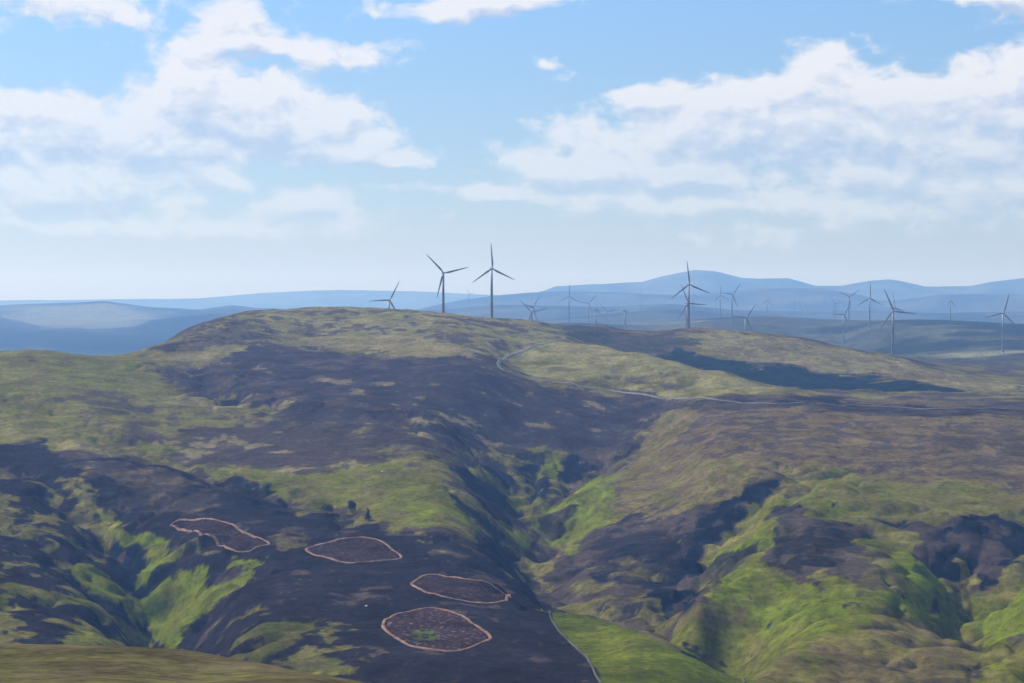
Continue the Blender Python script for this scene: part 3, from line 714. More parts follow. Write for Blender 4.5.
# clouds: compass bearing and height of each bank (as picture coordinates of this view), size, weight
CL = [
    (50, 2, 120, 24, .95), (140, 22, 60, 12, .6), (238, 20, 34, 30, .8), (255, 45, 50, 16, .7), (340, 55, 70, 14, .95), (190, 48, 40, 10, .6),
    (-10, 62, 22, 30, .8), (190, 82, 34, 24, .95), (240, 100, 110, 26, 1.0), (300, 128, 90, 24, 1.0), (90, 135, 100, 30, .9), (10, 125, 80, 30, .95),
    (190, 150, 110, 22, .65), (390, 162, 50, 12, .8), (355, 150, 50, 20, .7), (110, 195, 50, 16, .85), (30, 205, 60, 20, .8), (225, 182, 34, 10, .8),
    (312, 202, 45, 14, .85), (180, 215, 120, 20, .5), (485, 194, 30, 9, .8), (390, 215, 80, 14, .4), (440, 12, 75, 13, .95), (520, 2, 60, 14, .9), (545, 62, 14, 7, .8), (570, 76, 24, 8, .5),
    (570, 128, 38, 18, .95), (545, 165, 60, 20, .9), (620, 172, 60, 12, .9), (640, 96, 34, 14, .85), (700, 125, 70, 32, .85), (690, 180, 60, 14, .7),
    (825, 65, 38, 22, .95), (780, 110, 100, 30, 1.0), (860, 130, 130, 38, 1.1), (950, 118, 90, 38, 1.1), (1020, 95, 60, 34, 1.0), (900, 180, 150, 26, .85), (1010, 170, 90, 40, .9),
    (970, 6, 60, 16, .95), (1030, 15, 50, 20, .8), (600, 215, 60, 10, .4), (740, 236, 110, 14, .35), (900, 235, 200, 18, .35),
    (60, 188, 90, 12, .85), (130, 172, 130, 14, .5), (250, 225, 90, 8, .5), (60, 228, 90, 8, .5), (420, 190, 60, 8, .5), (150, 235, 150, 10, .45), (360, 235, 90, 8, .35), (560, 195, 90, 12, .6), (680, 205, 100, 12, .55), (850, 210, 160, 14, .6), (640, 150, 60, 16, .6),
    (1150, 60, 120, 50, .9), (-120, 160, 120, 50, .9), (-150, 30, 100, 30, .8), (1250, 180, 150, 50, .9),
]
grp = bpy.data.node_groups.new('cloud_field', 'ShaderNodeTree')
grp.interface.new_socket('P', in_out='INPUT', socket_type='NodeSocketVector')
grp.interface.new_socket('D', in_out='OUTPUT', socket_type='NodeSocketFloat')
gi = grp.nodes.new('NodeGroupInput'); go = grp.nodes.new('NodeGroupOutput')
GL = grp.links.new
nw = grp.nodes.new('ShaderNodeTexNoise'); nw.inputs['Scale'].default_value = 1.3; nw.inputs['Detail'].default_value = 4
GL(gi.outputs[0], nw.inputs['Vector'])
s1 = grp.nodes.new('ShaderNodeVectorMath'); s1.operation = 'MULTIPLY_ADD'
s1.inputs[1].default_value = (.55, .3, 0); GL(nw.outputs['Color'], s1.inputs[0])
sub0 = grp.nodes.new('ShaderNodeVectorMath'); sub0.operation = 'ADD'; sub0.inputs[1].default_value = (-.275, -.15, 0)
GL(gi.outputs[0], sub0.inputs[0]); GL(sub0.outputs[0], s1.inputs[2])
acc = None
for (bx, by, rx, ry, wt) in CL:
    v = grp.nodes.new('ShaderNodeVectorMath'); v.operation = 'MULTIPLY_ADD'
    ax, ay = 100 / (rx * 1.0), 100 / (ry * 1.0)
    v.inputs[1].default_value = (ax, ay, 0)
    v.inputs[2].default_value = (-(bx - 512) / 100 * ax, -(300 - by) / 100 * ay, 0)
    GL(s1.outputs[0], v.inputs[0])
    dt = grp.nodes.new('ShaderNodeVectorMath'); dt.operation = 'DOT_PRODUCT'
    GL(v.outputs[0], dt.inputs[0]); GL(v.outputs[0], dt.inputs[1])
    e = mth('MULTIPLY', mth('EXPONENT', mth('MULTIPLY', dt.outputs['Value'], -1.0, tree=grp), tree=grp), wt, tree=grp)
    acc = e if acc is None else mth('ADD', acc, e, tree=grp)
acc = mth('MINIMUM', acc, 1.25, tree=grp)
# the rest of the sky: scattered cumulus
sp = grp.nodes.new('ShaderNodeSeparateXYZ'); GL(gi.outputs[0], sp.inputs[0])
outm = mth('MAXIMUM', mrange(mth('ABSOLUTE', sp.outputs[0], tree=grp), 7.5, 11, tree=grp), mrange(sp.outputs[1], 3.6, 5.5, tree=grp), tree=grp)
nb = grp.nodes.new('ShaderNodeTexNoise'); nb.inputs['Scale'].default_value = .35; nb.inputs['Detail'].default_value = 3
GL(gi.outputs[0], nb.inputs['Vector'])
acc = mth('ADD', acc, mth('MULTIPLY', outm, mrange(nb.outputs['Fac'], .42, .62, 0, .9, tree=grp), tree=grp), tree=grp)
nd = grp.nodes.new('ShaderNodeTexNoise'); nd.inputs['Scale'].default_value = 2.6; nd.inputs['Detail'].default_value = 11; nd.inputs['Roughness'].default_value = .57
mp = grp.nodes.new('ShaderNodeVectorMath'); mp.operation = 'MULTIPLY'; mp.inputs[1].default_value = (1, 1.7, 1)
GL(s1.outputs[0], mp.inputs[0]); GL(mp.outputs[0], nd.inputs['Vector'])
d = mth('ADD', acc, mth('MULTIPLY', mth('SUBTRACT', nd.outputs['Fac'], .5, tree=grp), 1.95, tree=grp), tree=grp)
GL(d, go.inputs[0])


def field(off):
    g = N(nt, 'ShaderNodeGroup'); g.node_tree = grp
    if off:
        a = N(nt, 'ShaderNodeVectorMath', operation='ADD'); a.inputs[1].default_value = off
        L(cmb.outputs[0], a.inputs[0]); L(a.outputs[0], g.inputs[0])
    else:
        L(cmb.outputs[0], g.inputs[0])
    return g.outputs[0]


wn = N(nt, 'ShaderNodeTexNoise'); wn.inputs['Scale'].default_value = 2.2; wn.inputs['Detail'].default_value = 7
L(cmb.outputs[0], wn.inputs['Vector'])
wv = N(nt, 'ShaderNodeVectorMath', operation='MULTIPLY_ADD'); wv.inputs[1].default_value = (.7, .45, 0)
wa = N(nt, 'ShaderNodeVectorMath', operation='ADD'); wa.inputs[1].default_value = (-.35, -.225, 0)
L(cmb.outputs[0], wa.inputs[0]); L(wn.outputs['Color'], wv.inputs[0]); L(wa.outputs[0], wv.inputs[2]); warped = wv.outputs[0]
d0, d1 = field(None), field((-.07, .16, 0))
cov = mrange(d0, .28, .85)
relief = mth('SUBTRACT', d0, d1)
thick = mrange(d1, .55, 1.35)
sh = mth('SUBTRACT', mth('MULTIPLY', thick, .42), mth('MULTIPLY', relief, 1.15), clamp=True)
for bx, by, rx, ry, wt in ((198, 128, 34, 10, .5), (275, 142, 42, 9, .6), (150, 160, 70, 8, .3), (805, 152, 50, 8, .55), (900, 160, 60, 7, .45), (1010, 140, 30, 12, .5), (310, 215, 30, 7, .4), (110, 212, 60, 6, .3), (725, 175, 60, 8, .3), (640, 120, 30, 8, .25), (545, 145, 25, 7, .25)):
    v = N(nt, 'ShaderNodeVectorMath', operation='MULTIPLY_ADD')
    v.inputs[1].default_value = (100 / rx, 100 / ry, 0); v.inputs[2].default_value = (-(bx - 512) / rx, -(300 - by) / ry, 0)
    L(warped, v.inputs[0])
    dt = N(nt, 'ShaderNodeVectorMath', operation='DOT_PRODUCT'); L(v.outputs[0], dt.inputs[0]); L(v.outputs[0], dt.inputs[1])
    sh = mth('ADD', sh, mth('MULTIPLY', mth('EXPONENT', mth('MULTIPLY', dt.outputs['Value'], -1.0)), wt), clamp=True)
ccol = N(nt, 'ShaderNodeMix', data_type='RGBA')
ccol.inputs['A'].default_value = (CB * 1.06, CB * 1.08, CB * 1.15, 1)
ccol.inputs['B'].default_value = (CB * .60, CB * .73, CB * .98, 1)
L(sh, ccol.inputs['Factor'])
# clear sky: Nishita with a tint that follows height above the horizon
ramp = N(nt, 'ShaderNodeValToRGB')
cr = ramp.color_ramp; cr.elements[0].position = 0; cr.elements[1].position = 1
els = SKY_TINT
cr.elements[0].color = els[0][1] + (1,); cr.elements[1].color = els[-1][1] + (1,)
for p_, c_ in els[1:-1]:
    e = cr.elements.new(p_); e.color = c_ + (1,)
L(mrange(eln, 0, 8, 0, 1, smooth=False), ramp.inputs[0])
tint = N(nt, 'ShaderNodeMix', data_type='RGBA', blend_type='MULTIPLY'); tint.inputs['Factor'].default_value = 1
L(sky.outputs[0], tint.inputs['A']); L(ramp.outputs[0], tint.inputs['B'])
# low air veils the cloud bases near the horizon
veil = mrange(eln, .2, 2.2, .25, 1.0, smooth=False)
cfac = mth('MULTIPLY', cov, mth('MULTIPLY', veil, .92))
fin = N(nt, 'ShaderNodeMix', data_type='RGBA')
L(cfac, fin.inputs['Factor']); L(tint.outputs['Result'], fin.inputs['A']); L(ccol.outputs['Result'], fin.inputs['B'])
L(fin.outputs['Result'], bg.inputs['Color'])

cam = bpy.data.cameras.new('camera'); cam.lens = F / 1024 * 36; cam.sensor_width = 36; cam.clip_end = 200000; cam.clip_start = .5
co = bpy.data.objects.new('camera', cam); co.location = (0, 0, CAMZ); co.rotation_euler = (R(90) - PITCH, 0, 0)
C.objects.link(co); scn.camera = co

vs = scn.view_settings; vs.view_transform = 'Standard'; vs.look = 'None'; vs.gamma = 1; vs.exposure = EXPO
scn.cycles.use_denoising = True
scn.cycles.max_bounces = 6; scn.cycles.volume_bounces = 1; scn.cycles.diffuse_bounces = 2
scn.cycles.sample_clamp_indirect = 8

# ------------------------------------------------------------------ haze
HM = bpy.data.materials.new('haze'); HM.use_nodes = True; hn = HM.node_tree; hn.nodes.clear()
ho = N(hn, 'ShaderNodeOutputMaterial'); pv = N(hn, 'ShaderNodeVolumePrincipled')
pv.inputs['Color'].default_value = HAZE_COL + (1,); pv.inputs['Density'].default_value = HAZE_D
pv.inputs['Absorption Color'].default_value = (1, 1, 1, 1); pv.inputs['Anisotropy'].default_value = HAZE_G
hn.links.new(pv.outputs[0], ho.inputs['Volume'])
bm = bmesh.new(); bmesh.ops.create_cube(bm, size=1)
z0, z1 = ZMIN - 1.5, HAZE_TOP
for v in bm.verts:
    v.co = Vector((v.co.x * 62000, v.co.y * 62000, z0 + (v.co.z + .5) * (z1 - z0)))
me = bpy.data.meshes.new('haze'); bm.to_mesh(me); bm.free(); me.materials.append(HM)
link(bpy.data.objects.new('haze', me), kind='stuff', label='thin blue summer haze hanging over the hills and the distant mountains')


# ------------------------------------------------------------------ wind turbines
def mesh_from(name, verts, faces, mat, smooth=True):
    me = bpy.data.meshes.new(name); me.from_pydata([tuple(v) for v in verts], [], faces); me.update()
    if smooth: me.polygons.foreach_set('use_smooth', [True] * len(me.polygons))
    me.materials.append(mat)
    return me


def loft(rings, cap=True):
    n = len(rings[0]); vs_, fs = [], []
    for r_ in rings: vs_ += r_
    for k in range(len(rings) - 1):
        for j in range(n):
            a = k * n + j; b = k * n + (j + 1) % n
            fs.append((a, b, b + n, a + n))
    if cap:
        fs.append(tuple(range(n))[::-1]); fs.append(tuple(range((len(rings) - 1) * n, len(rings) * n)))
    return vs_, fs


def circ(r_, z, n=16, cx=0, cy=0):
    return [(cx + r_ * math.cos(2 * math.pi * j / n), cy + r_ * math.sin(2 * math.pi * j / n), z) for j in range(n)]


MT = simple_mat('turbine_paint', (.16, .17, .18), .45, .06, .3)
MB_ = simple_mat('blade_paint', (.15, .16, .17), .4, .05, .3)
tower_me = mesh_from('tower', *loft([circ(3.0, -3), circ(3.0, .35), circ(2.35, .4), circ(2.3, 1), circ(2.1, 26), circ(2.14, 26.1), circ(2.1, 26.3), circ(1.85, 53), circ(1.9, 53.1), circ(1.85, 53.3), circ(1.5, 78.2)]), MT)
door_me = mesh_from('door', *loft([[(-.5, -2.36, z), (.5, -2.36, z), (.5, -2.28, z), (-.5, -2.28, z)] for z in (1.2, 3.4)]), simple_mat('turbine_door', (.1, .12, .14)), False)


def nac_ring(y, hw, hz, cz_):
    pts = []
    for j in range(16):
        a = 2 * math.pi * j / 16; c, s = math.cos(a), math.sin(a)
        k = (abs(c) ** 4 + abs(s) ** 4) ** -.25
        pts.append((hw * c * k, y, cz_ + hz * s * k))
    return pts


nac_me = mesh_from('nacelle', *loft([nac_ring(-3.0, 1.3, 1.3, 80), nac_ring(-2.6, 1.7, 1.75, 80), nac_ring(2, 1.85, 1.95, 80.1), nac_ring(6.5, 1.7, 1.7, 80.3), nac_ring(7.2, 1.1, 1.1, 80.5)]), MT)
mast_me = mesh_from('wind_vane', *loft([[(x, y, z) for x, y in ((-.08, 5.9), (.08, 5.9), (.08, 6.1), (-.08, 6.1))] for z in (81.9, 84)]), MT, False)
hub_me = mesh_from('hub', *loft([[(r_ * math.cos(a), y, r_ * math.sin(a)) for a in [2 * math.pi * j / 14 for j in range(14)]] for y, r_ in ((1.4, 1.3), (.9, 1.55), (-.6, 1.5), (-1.7, 1.1), (-2.4, .5), (-2.6, .1))]), MT)


def blade_mesh():
    rings = []
    prof = [(0.8, 1.7, 1.0, 0), (2.5, 1.8, .95, 0), (5, 2.5, .5, 14), (8.5, 3.3, .28, 12), (14, 2.9, .2, 8), (21, 2.3, .17, 5), (29, 1.75, .15, 2), (36, 1.25, .14, 0), (39.6, .8, .14, -1), (41, .25, .2, -1)]
    for z, ch, th, tw in prof:
        ring = []
        t = R(tw)
        for j in range(12):
            a = 2 * math.pi * j / 12
            px_ = ch * (.5 * math.cos(a) + (.18 if z > 4 else 0)); py_ = ch * th * .5 * math.sin(a) * (1 if th > .8 else (.75 + .25 * math.cos(a)) * 1)
            ring.append((px_ * math.cos(t) - py_ * math.sin(t), px_ * math.sin(t) + py_ * math.cos(t) - .0009 * z * z, z))
        rings.append(ring)
    return mesh_from('blade', *loft(rings), MB_)


blade_me = blade_mesh()


def turbine(first, x, y, z, hgt_, yaw, th, label):
    def cp_(o):
        return o if first is None else o.copy()
    if first is None:
        t = bpy.data.objects.new('wind_turbine', None); t.empty_display_size = 5
        parts = {k: bpy.data.objects.new(k, m) for k, m in (('tower', tower_me), ('nacelle', nac_me), ('hub', hub_me))}
        parts['door'] = bpy.data.objects.new('door', door_me); parts['wind_vane'] = bpy.data.objects.new('wind_vane', mast_me)
        blades = [bpy.data.objects.new('blade', blade_me) for _ in range(3)]
    else:
        t = first[0].copy(); parts = {k: o.copy() for k, o in first[1].items()}; blades = [o.copy() for o in first[2]]
    t.location = (x, y, z); t.rotation_euler = (0, 0, yaw)
    t['label'] = label; t['category'] = 'wind turbine'; t['group'] = 'wind turbines on the moor'
    C.objects.link(t)
    s = (hgt_ - 0) / 80.0
    for k, o in parts.items():
        C.objects.link(o); o.parent = parts['tower'] if k == 'door' else parts['nacelle'] if k == 'wind_vane' else t
        o.location = (0, 0, 0)
    parts['tower'].scale = (1, 1, (hgt_ - 1.8) / 78.2)
    parts['nacelle'].location = (0, 0, hgt_ - 80)
    parts['hub'].location = (0, -4.4, hgt_)
    for i, b in enumerate(blades):
        C.objects.link(b); b.parent = t
        b.location = (0, -4.6, hgt_)
        b.rotation_euler = (0, R(90) - th + i * R(120), 0)
    return t, parts, blades


first = None
for (hx, hy, D, yaw, ang, lab) in TURB:
    X, Y, Z = at(hx, hy, D)
    g = hgt(X, Y)
    h_ = max(62, min(98, Z - g))
    g2 = Z - h_            # foot of the mast; sunk a little where the ground is higher
    ya = R(yaw) - math.atan2(X, Y)
    a = R(ang); th = math.atan2(math.sin(a), math.cos(a) / max(.15, math.cos(R(yaw))))
    if abs(g2 - g) > 3: print('turbine', hx, 'ground', round(g, 1), 'hub', round(Z, 1), 'gap', round(g2 - g, 1))
    r_ = turbine(first, X, Y, g2, h_, ya, th, lab)
    if first is None: first = r_


# ------------------------------------------------------------------ cut heather patches
def catmull(P, closed=True, step=3.0):
    P = np.array(P); n = len(P); out = []
    rng = range(n) if closed else range(n - 1)
    for i in rng:
        if closed: p0, p1, p2, p3 = P[i - 1], P[i], P[(i + 1) % n], P[(i + 2) % n]
        else: p0, p1, p2, p3 = P[max(i - 1, 0)], P[i], P[i + 1], P[min(i + 2, n - 1)]
        k = max(2, int(np.hypot(*(p2 - p1)) / step))
        for j in range(k):
            t = j / k
            out.append(.5 * ((2 * p1) + (-p0 + p2) * t + (2 * p0 - 5 * p1 + 4 * p2 - p3) * t * t + (-p0 + 3 * p1 - 3 * p2 + p3) * t ** 3))
    if not closed: out.append(P[-1])
    return np.array(out)


def ribbon(name, line, widths, lift, mat, closed, rows=(-1, -.92, -.4, .1, .5, .92, 1), drop=(-.8, 0, .02, .05, .02, 0, -.8), rough=0.0):
    n = len(line)
    if closed: T = np.roll(line, -1, 0) - np.roll(line, 1, 0)
    else: T = np.gradient(line, axis=0)
    T = T / (np.hypot(T[:, 0], T[:, 1])[:, None] + 1e-9)
    Nn = np.stack([-T[:, 1], T[:, 0]], 1)
    X = np.stack([line[:, 0] + Nn[:, 0] * widths * k * .5 for k in rows], 1)
    Y = np.stack([line[:, 1] + Nn[:, 1] * widths * k * .5 for k in rows], 1)
    Z = height(X, Y) + lift + np.array(drop)[None]
    if rough: Z = Z + rough * fbm(X, Y, 3, 3, 500) * (np.array(drop)[None] > -.5)
    if closed: X, Y, Z = [np.concatenate([a, a[:1]], 0) for a in (X, Y, Z)]
    me = grid_mesh(name, X, Y, Z); me.materials.append(mat)
    return me


def speck_mat(name, c1, c2, scale, lo, hi, rough=.95, c3=None, s3=.03):
    m, nt_, b = new_mat(name)
    tc_ = N(nt_, 'ShaderNodeTexCoord'); nz = N(nt_, 'ShaderNodeTexNoise'); nz.inputs['Scale'].default_value = scale; nz.inputs['Detail'].default_value = 6; nz.inputs['Roughness'].default_value = .7
    nt_.links.new(tc_.outputs['Object'], nz.inputs['Vector'])
    f = mrange(nz.outputs['Fac'], lo, hi, tree=nt_)
    mx = N(nt_, 'ShaderNodeMix', data_type='RGBA'); mx.inputs['A'].default_value = c1 + (1,); mx.inputs['B'].default_value = c2 + (1,)
    nt_.links.new(f, mx.inputs['Factor'])
    n2 = N(nt_, 'ShaderNodeTexNoise'); n2.inputs['Scale'].default_value = s3; n2.inputs['Detail'].default_value = 4
    nt_.links.new(tc_.outputs['Object'], n2.inputs['Vector'])
    vs_ = N(nt_, 'ShaderNodeVectorMath', operation='SCALE')
    nt_.links.new(mx.outputs['Result'], vs_.inputs[0]); nt_.links.new(mrange(n2.outputs['Fac'], .3, .7, .7, 1.35, tree=nt_), vs_.inputs['Scale'])
    nt_.links.new(vs_.outputs[0], b.inputs['Base Color'])
    bp = N(nt_, 'ShaderNodeBump'); bp.inputs['Strength'].default_value = .8; bp.inputs['Distance'].default_value = .6
    nt_.links.new(nz.outputs['Fac'], bp.inputs['Height']); nt_.links.new(bp.outputs[0], b.inputs['Normal'])
    b.inputs['Roughness'].default_value = rough; b.inputs['Specular IOR Level'].default_value = 0
    return m


M_BORDER = speck_mat('mown_heather_stalks', (.12, .072, .052), (.24, .15, .11), .5, .35, .65, s3=.08)
M_INNER = speck_mat('regrowing_heather', (.022, .015, .017), (.085, .056, .046), .33, .47, .72)
M_INNER2 = speck_mat('burnt_heather_stubble', (.026, .016, .019), (.19, .13, .11), .33, .50, .72)
M_MOSS = speck_mat('moss', (.035, .050, .014), (.065, .088, .022), .3, .35, .65)
PATCHES = [
    ('kidney shaped heather patch with a pale border, leftmost of the four rings', M_INNER, None,
     [(170.8, 524.6), (185, 520), (207, 518.8), (225, 522.4), (243, 532.5), (259, 538), (269, 543.2), (263, 546), (232, 549.9), (217.8, 541.5), (203, 534.3), (185, 530.7)]),
    ('leaf shaped heather patch with pale border and sharp right tip, second from left', M_INNER, None,
     [(306.3, 549.9), (326, 543.4), (351.5, 538), (376.8, 539.7), (391, 548.8), (401.3, 557.8), (384, 560.7), (355, 562.9), (329.8, 558.5)]),
    ('long oval heather patch with pale border, just above the speckled one', M_INNER, None,
     [(412, 584.9), (420, 577.7), (438, 574.8), (467, 579.5), (494, 587), (509, 595), (504, 600.8), (490, 603.5), (463.5, 601), (434.6, 594)]),
    ('large speckled heather patch with pale border and mossy green spot inside', M_INNER2, (424, 636, 17, 7),
     [(383, 626.5), (391, 617.4), (409, 612), (431, 608), (456, 613.8), (474, 624.6), (490.6, 638), (474, 646.3), (449, 651.7), (420, 648), (395, 637.3)]),
]
for lab, mi, spot, pts in PATCHES:
    W_line = catmull(raycast(pts, height, ymax=1345 if pts[0][0] > 400 else None))
    c = W_line.mean(0); zc = hgt(c[0], c[1])
    root = link(bpy.data.objects.new('heather_patch', None), label=lab, category='heather patch', group='ringed heather patches on the dark slope')
    root.location = (c[0], c[1], zc); root.empty_display_size = 3

    def place(me, nm, parent):
        co_ = np.empty(len(me.vertices) * 3, dtype=np.float32); me.vertices.foreach_get('co', co_)
        co_ = co_.reshape(-1, 3) - np.array([c[0], c[1], zc], dtype=np.float32); me.vertices.foreach_set('co', co_.ravel()); me.update()
        return link(bpy.data.objects.new(nm, me), parent)
    wd = BORDER_W * (1 + .6 * fbm(W_line[:, 0], W_line[:, 1], 7, 3, 400))
    place(ribbon('mown_border', W_line, wd, .45, M_BORDER, True, rough=.25), 'mown_border', root)
    g = 2.0
    xs = np.arange(W_line[:, 0].min(), W_line[:, 0].max(), g); ys = np.arange(W_line[:, 1].min(), W_line[:, 1].max(), g)
    XX, YY = np.meshgrid(xs, ys)
    ins = poly_mask(XX.ravel(), YY.ravel(), W_line, .01).reshape(XX.shape) > .5

    def cells(ins, lift, mat, nm):
        ZZ = height(XX, YY) + lift + .18 * fbm(XX, YY, 4, 2, 410)
        idx = -np.ones(XX.shape, int); vs_, fs = [], []
        ok = ins[:-1, :-1] & ins[1:, :-1] & ins[:-1, 1:] & ins[1:, 1:]
        for i, j in zip(*np.nonzero(ok)):
            f = []
            for a, b in ((i, j), (i, j + 1), (i + 1, j + 1), (i + 1, j)):
                if idx[a, b] < 0: idx[a, b] = len(vs_); vs_.append((XX[a, b], YY[a, b], ZZ[a, b]))
                f.append(int(idx[a, b]))
            fs.append(tuple(f))
        me = bpy.data.meshes.new(nm); me.from_pydata([(a - c[0], b - c[1], q - zc) for a, b, q in vs_], [], fs); me.update()
        me.polygons.foreach_set('use_smooth', [True] * len(me.polygons)); me.materials.append(mat)
        return link(bpy.data.objects.new(nm, me), root)
    cells(ins, .25, mi, 'heather_stubble')
    if spot:
        e = np.array([(spot[0] + spot[2] * math.cos(a), spot[1] + spot[3] * math.sin(a)) for a in np.linspace(0, 2 * math.pi, 13)[:-1]])
        E = raycast(e, height)
        jx = 3 * fbm(XX, YY, 12, 3, 420); jy = 6 * fbm(XX, YY, 12, 3, 421)
        cells((poly_mask((XX + jx).ravel(), (YY + jy).ravel(), E, .01).reshape(XX.shape) > .5) & (fbm(XX, YY, 5, 3, 422) > -.25), .6, M_MOSS, 'mossy_spot')

# ------------------------------------------------------------------ gravel track
M_TRACK = speck_mat('track_gravel', (.10, .095, .085), (.17, .16, .145), .6, .35, .65)
tp = raycast([(566, 338.5), (556, 341), (543, 343.5), (525, 350), (508, 356), (500, 361), (499, 366), (506, 371), (525, 376), (550, 381), (580, 386), (610, 390.5), (645, 394.6), (675, 398)], height, ymax=2900)
tail = raycast([(735, 402), (765, 403.2), (790, 403.5), (850, 405), (900, 407), (960, 408), (1030, 410), (1100, 412)], height, ymax=2320)
line = catmull(np.concatenate([tp, tail]), False, 6)
me = ribbon('track', line, np.clip(5.0 - 3.0 * sstep(0, 1, (line[:, 0] - 150) / 150), 2, 6), .45, M_TRACK, False)
link(bpy.data.objects.new('track', me), kind='structure')

# ------------------------------------------------------------------ walls round the meadow
M_WALL = speck_mat('dry_stone', (.05, .055, .045), (.12, .12, .10), 1.5, .35, .65)
M_WALL2 = speck_mat('mossy_stone', (.05, .045, .035), (.13, .11, .08), 1.5, .35, .65)


def wall(pts, hh, wd, mat, lab):
    ln = catmull(raycast(pts, height, ymax=1265), False, 2.0)
    rows = (-1, -.9, -.55, -.5, .5, .55, .9, 1)
    n = len(ln); T = np.gradient(ln, axis=0); T /= np.hypot(T[:, 0], T[:, 1])[:, None]
    Nn = np.stack([-T[:, 1], T[:, 0]], 1)
    zz = height(ln[:, 0], ln[:, 1])
    rng = np.random.RandomState(3)
    hs = hh * (1 + .12 * rng.randn(n)); 
    prof = [(-.5, -1.0), (-.5, .1), (-.36, .75), (-.3, 1), (.3, 1), (.36, .75), (.5, .1), (.5, -1.0)]
    X = np.stack([ln[:, 0] + Nn[:, 0] * wd * p[0] * (1 + .08 * rng.randn(n)) for p in prof], 1)
    Y = np.stack([ln[:, 1] + Nn[:, 1] * wd * p[0] for p in prof], 1)
    Z = np.stack([zz + np.where(p[1] < 0, -1.0, hs * p[1]) for p in prof], 1)
    c = (ln[n // 2, 0], ln[n // 2, 1], zz[n // 2])
    me = grid_mesh('dry_stone_wall', X - c[0], Y - c[1], Z - c[2]); me.materials.append(mat)
    me.polygons.foreach_set('use_smooth', [False] * len(me.polygons))
    o = link(bpy.data.objects.new('dry_stone_wall', me), label=lab, category='wall'); o.location = c


wall([(535, 602), (541, 607), (551, 619), (557, 629), (566, 639), (577, 649), (588, 660), (594, 672), (601, 685), (610, 705)], 1.1, .7, M_WALL, 'pale dry stone wall running down between the dark heather and the green meadow')
wall([(537, 601.5), (555, 603.5), (597, 618), (632, 629.5), (661, 642.5), (693, 657), (724, 673), (745, 685)], 1.2, 1.1, M_WALL2, 'dark mossy field wall along the far upper edge of the green meadow')

# ------------------------------------------------------------------ trees and bushes
M_BARK = simple_mat('bark', (.06, .045, .035), .9)
M_LEAF = [simple_mat('dark_needles', (.018, .034, .018), .8, .4, 1.5), simple_mat('bush_leaves', (.022, .040, .018), .8, .4, 1.5), simple_mat('willow_leaves', (.045, .085, .035), .8, .35, 1.5)]


def crown(rx, rz, zc_, n, leaf, mat, seed, cone=False):
    rd = random.Random(seed); vs_, fs = [], []
    lobes = [(rd.uniform(-.45, .45) * rx, rd.uniform(-.45, .45) * rx, rd.uniform(-.35, .45) * rz, rd.uniform(.35, .62)) for _ in range(7)]
    for i in range(n):
        if cone:
            t = rd.random() ** 1.4; rr_ = rx * (1 - t) * (.75 + .35 * math.sin(t * 40)) * rd.random() ** .5; a = rd.random() * 2 * math.pi
            p = Vector((rr_ * math.cos(a), rr_ * math.sin(a), zc_ - rz + 2 * rz * t))
        else:
            lb = lobes[i % 7]; d_ = Vector((rd.gauss(0, 1), rd.gauss(0, 1), rd.gauss(0, 1))).normalized() * rd.random() ** .45
            p = Vector((lb[0] + d_.x * rx * lb[3], lb[1] + d_.y * rx * lb[3], zc_ + lb[2] + d_.z * rz * lb[3]))
        q = Matrix.Rotation(rd.random() * 6.28, 3, Vector((rd.gauss(0, 1), rd.gauss(0, 1), rd.gauss(0, 1))).normalized())
        s = leaf * rd.uniform(.6, 1.3); b0 = len(vs_)
        for cx, cy, czz in ((-s, -s * .5, 0), (s, -s * .5, s * .1), (s * .8, s * .5, 0), (-s * .8, s * .5, -s * .1)):
            vs_.append(p + q @ Vector((cx, cy, czz)))
        fs.append((b0, b0 + 1, b0 + 2, b0 + 3))
    return mesh_from('crown', vs_, fs, mat, False)


def tree(px, py, hpx, wpx, mat, name, lab, cat, seed, cone=False, group=None):
    P = raycast([(px, py)], height)[0]; z = hgt(*P); D = P[1]
    H = hpx * D / F; Wd = wpx * D / F * .5
    t = link(bpy.data.objects.new(name, None), label=lab, category=cat); t.location = (P[0], P[1], z); t.empty_display_size = 1
    if group: t['group'] = group
    rd = random.Random(seed)
    rings = [circ(max(.05, H * .035 * (1 - k * .2)), -.4 + k * H * .75 / 4, 8, .02 * H * math.sin(k + seed), .02 * H * math.cos(k * 1.3)) for k in range(5)]
    V, Fc = loft(rings)
    for k in range(5):                       # limbs
        a = rd.random() * 6.28; zb = H * rd.uniform(.25, .5); r0 = H * .014
        e = Vector((math.cos(a) * Wd * .6, math.sin(a) * Wd * .6, zb + H * .25))
        b0 = len(V)
        for (cc, rr_) in ((Vector((0, 0, zb)), r0), (e, r0 * .3)):
            V += [(cc.x + rr_ * math.cos(j * 1.57), cc.y + rr_ * math.sin(j * 1.57), cc.z) for j in range(4)]
        Fc += [(b0 + j, b0 + (j + 1) % 4, b0 + 4 + (j + 1) % 4, b0 + 4 + j) for j in range(4)]
    link(bpy.data.objects.new('trunk', mesh_from('trunk', V, Fc, M_BARK)), t)
    zc_ = H * (.55 if cone else .5)
    link(bpy.data.objects.new('crown', crown(Wd, H * (.45 if cone else .52), zc_, 1500, H * .035, mat, seed, cone)), t)


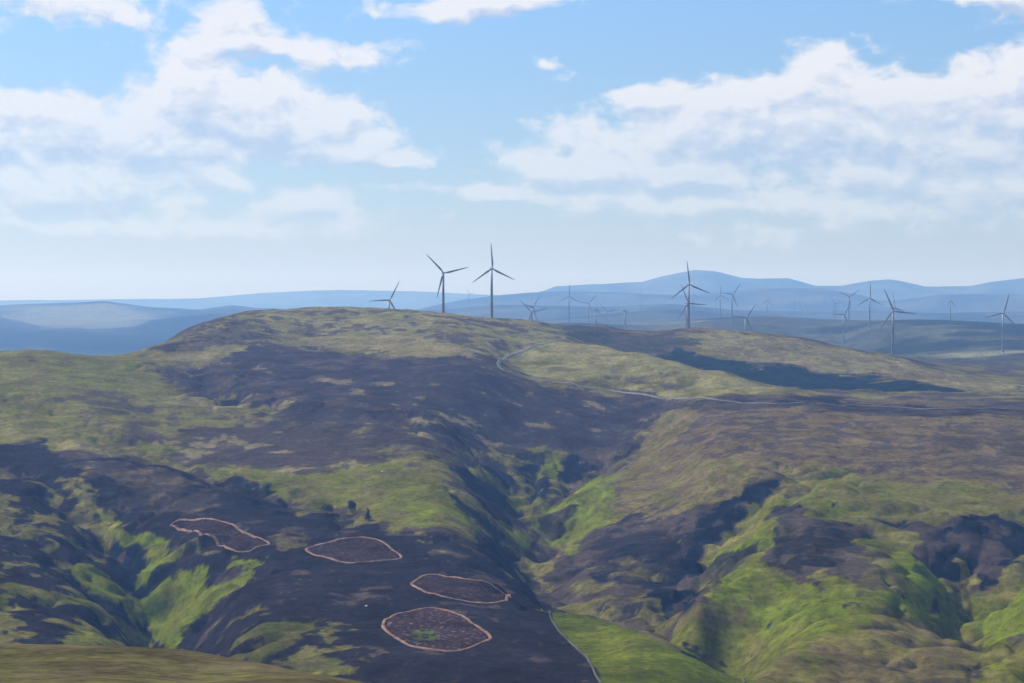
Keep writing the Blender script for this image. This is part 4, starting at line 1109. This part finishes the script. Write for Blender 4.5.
tree(282, 505, 9, 14, M_LEAF[1], 'bush', 'low dark bush at the edge of the heather, left of the bigger dark bush', 'bush', 1)
tree(327, 515, 13, 17, M_LEAF[1], 'bush', 'broad dark bush at the foot of the green slope above the leaf shaped patch', 'bush', 2)
tree(352, 513, 14, 13, M_LEAF[0], 'tree', 'dark tree on the green slope, taller one of the two beside the broad bush', 'tree', 3)
tree(368, 520, 12, 8, M_LEAF[0], 'conifer_tree', 'small pointed dark conifer, rightmost tree on the green slope', 'tree', 4, True)
tree(266, 494, 13, 15, M_LEAF[2], 'willow_bush', 'grey green willow clump in the grassy hollow left of the dark bushes', 'bush', 5)
tree(248, 489, 8, 11, M_LEAF[2], 'willow_bush', 'small grey green willow farthest left in the grassy hollow', 'bush', 6)

# ------------------------------------------------------------------ sheep
for k_, (bx_, by_, hh_, ww_, lab_) in enumerate([
        (686, 651, 7, 11, 'dark gorse bush behind the meadow wall, leftmost of the clump'),
        (696, 655, 8, 12, 'biggest dark gorse bush in the clump behind the meadow wall'),
        (706, 661, 6, 10, 'dark gorse bush right of the biggest one behind the meadow wall'),
        (652, 637, 5, 9, 'small gorse bush alone behind the upper meadow wall'),
        (722, 668, 5, 8, 'small low gorse bush, rightmost behind the meadow wall')]):
    tree(bx_, by_ - 3, hh_, ww_, M_LEAF[1], 'gorse_bush', lab_, 'bush', 20 + k_, group='gorse bushes behind the meadow wall')
M_WOOL = simple_mat('wool', (.70, .67, .60), .95, .1, 6)


def sheep_mesh():
    me = bpy.data.meshes.new('sheep')
    V = [(0, .45, .72), (0, 0, .74), (0, -.4, .74), (0, -.62, .86), (0, -.85, .82), (0, -1.02, .74),
         (.17, .45, .42), (.17, .47, .02), (-.17, .45, .42), (-.17, .47, .02), (.16, -.38, .42), (.16, -.4, .02), (-.16, -.38, .42), (-.16, -.4, .02), (0, .66, .66)]
    E = [(0, 1), (1, 2), (2, 3), (3, 4), (4, 5), (0, 6), (6, 7), (0, 8), (8, 9), (2, 10), (10, 11), (2, 12), (12, 13), (0, 14)]
    Rr = [.3, .34, .3, .17, .13, .08, .1, .045, .1, .045, .09, .045, .09, .045, .06]
    me.from_pydata(V, E, []); o = bpy.data.objects.new('sheep', me); C.objects.link(o)
    o.modifiers.new('s', 'SKIN'); o.modifiers.new('d', 'SUBSURF').levels = 1
    for i, r_ in enumerate(Rr): me.skin_vertices[0].data[i].radius = (r_, r_)
    me.skin_vertices[0].data[1].use_root = True
    me.materials.append(M_WOOL)
    dg = bpy.context.evaluated_depsgraph_get(); ev = o.evaluated_get(dg)
    m2 = bpy.data.meshes.new_from_object(ev); bpy.data.objects.remove(o)
    m2.name = 'sheep'
    return m2


sm = sheep_mesh(); so_ = None
for px, py, rz, lab in ((382, 472, 1.4, 'lone white sheep grazing high on the olive slope above the trees'), (366, 607, 1.2, 'lone white sheep in dark heather left of the speckled ringed patch')):
    P = raycast([(px, py)], height)[0]
    o = bpy.data.objects.new('sheep', sm) if so_ is None else so_.copy(); so_ = so_ or o
    C.objects.link(o); o.location = (P[0], P[1], hgt(*P) + .05); o.rotation_euler = (0, 0, rz); o.scale = (1.15,) * 3
    o['label'] = lab; o['category'] = 'sheep'; o['group'] = 'grazing sheep'
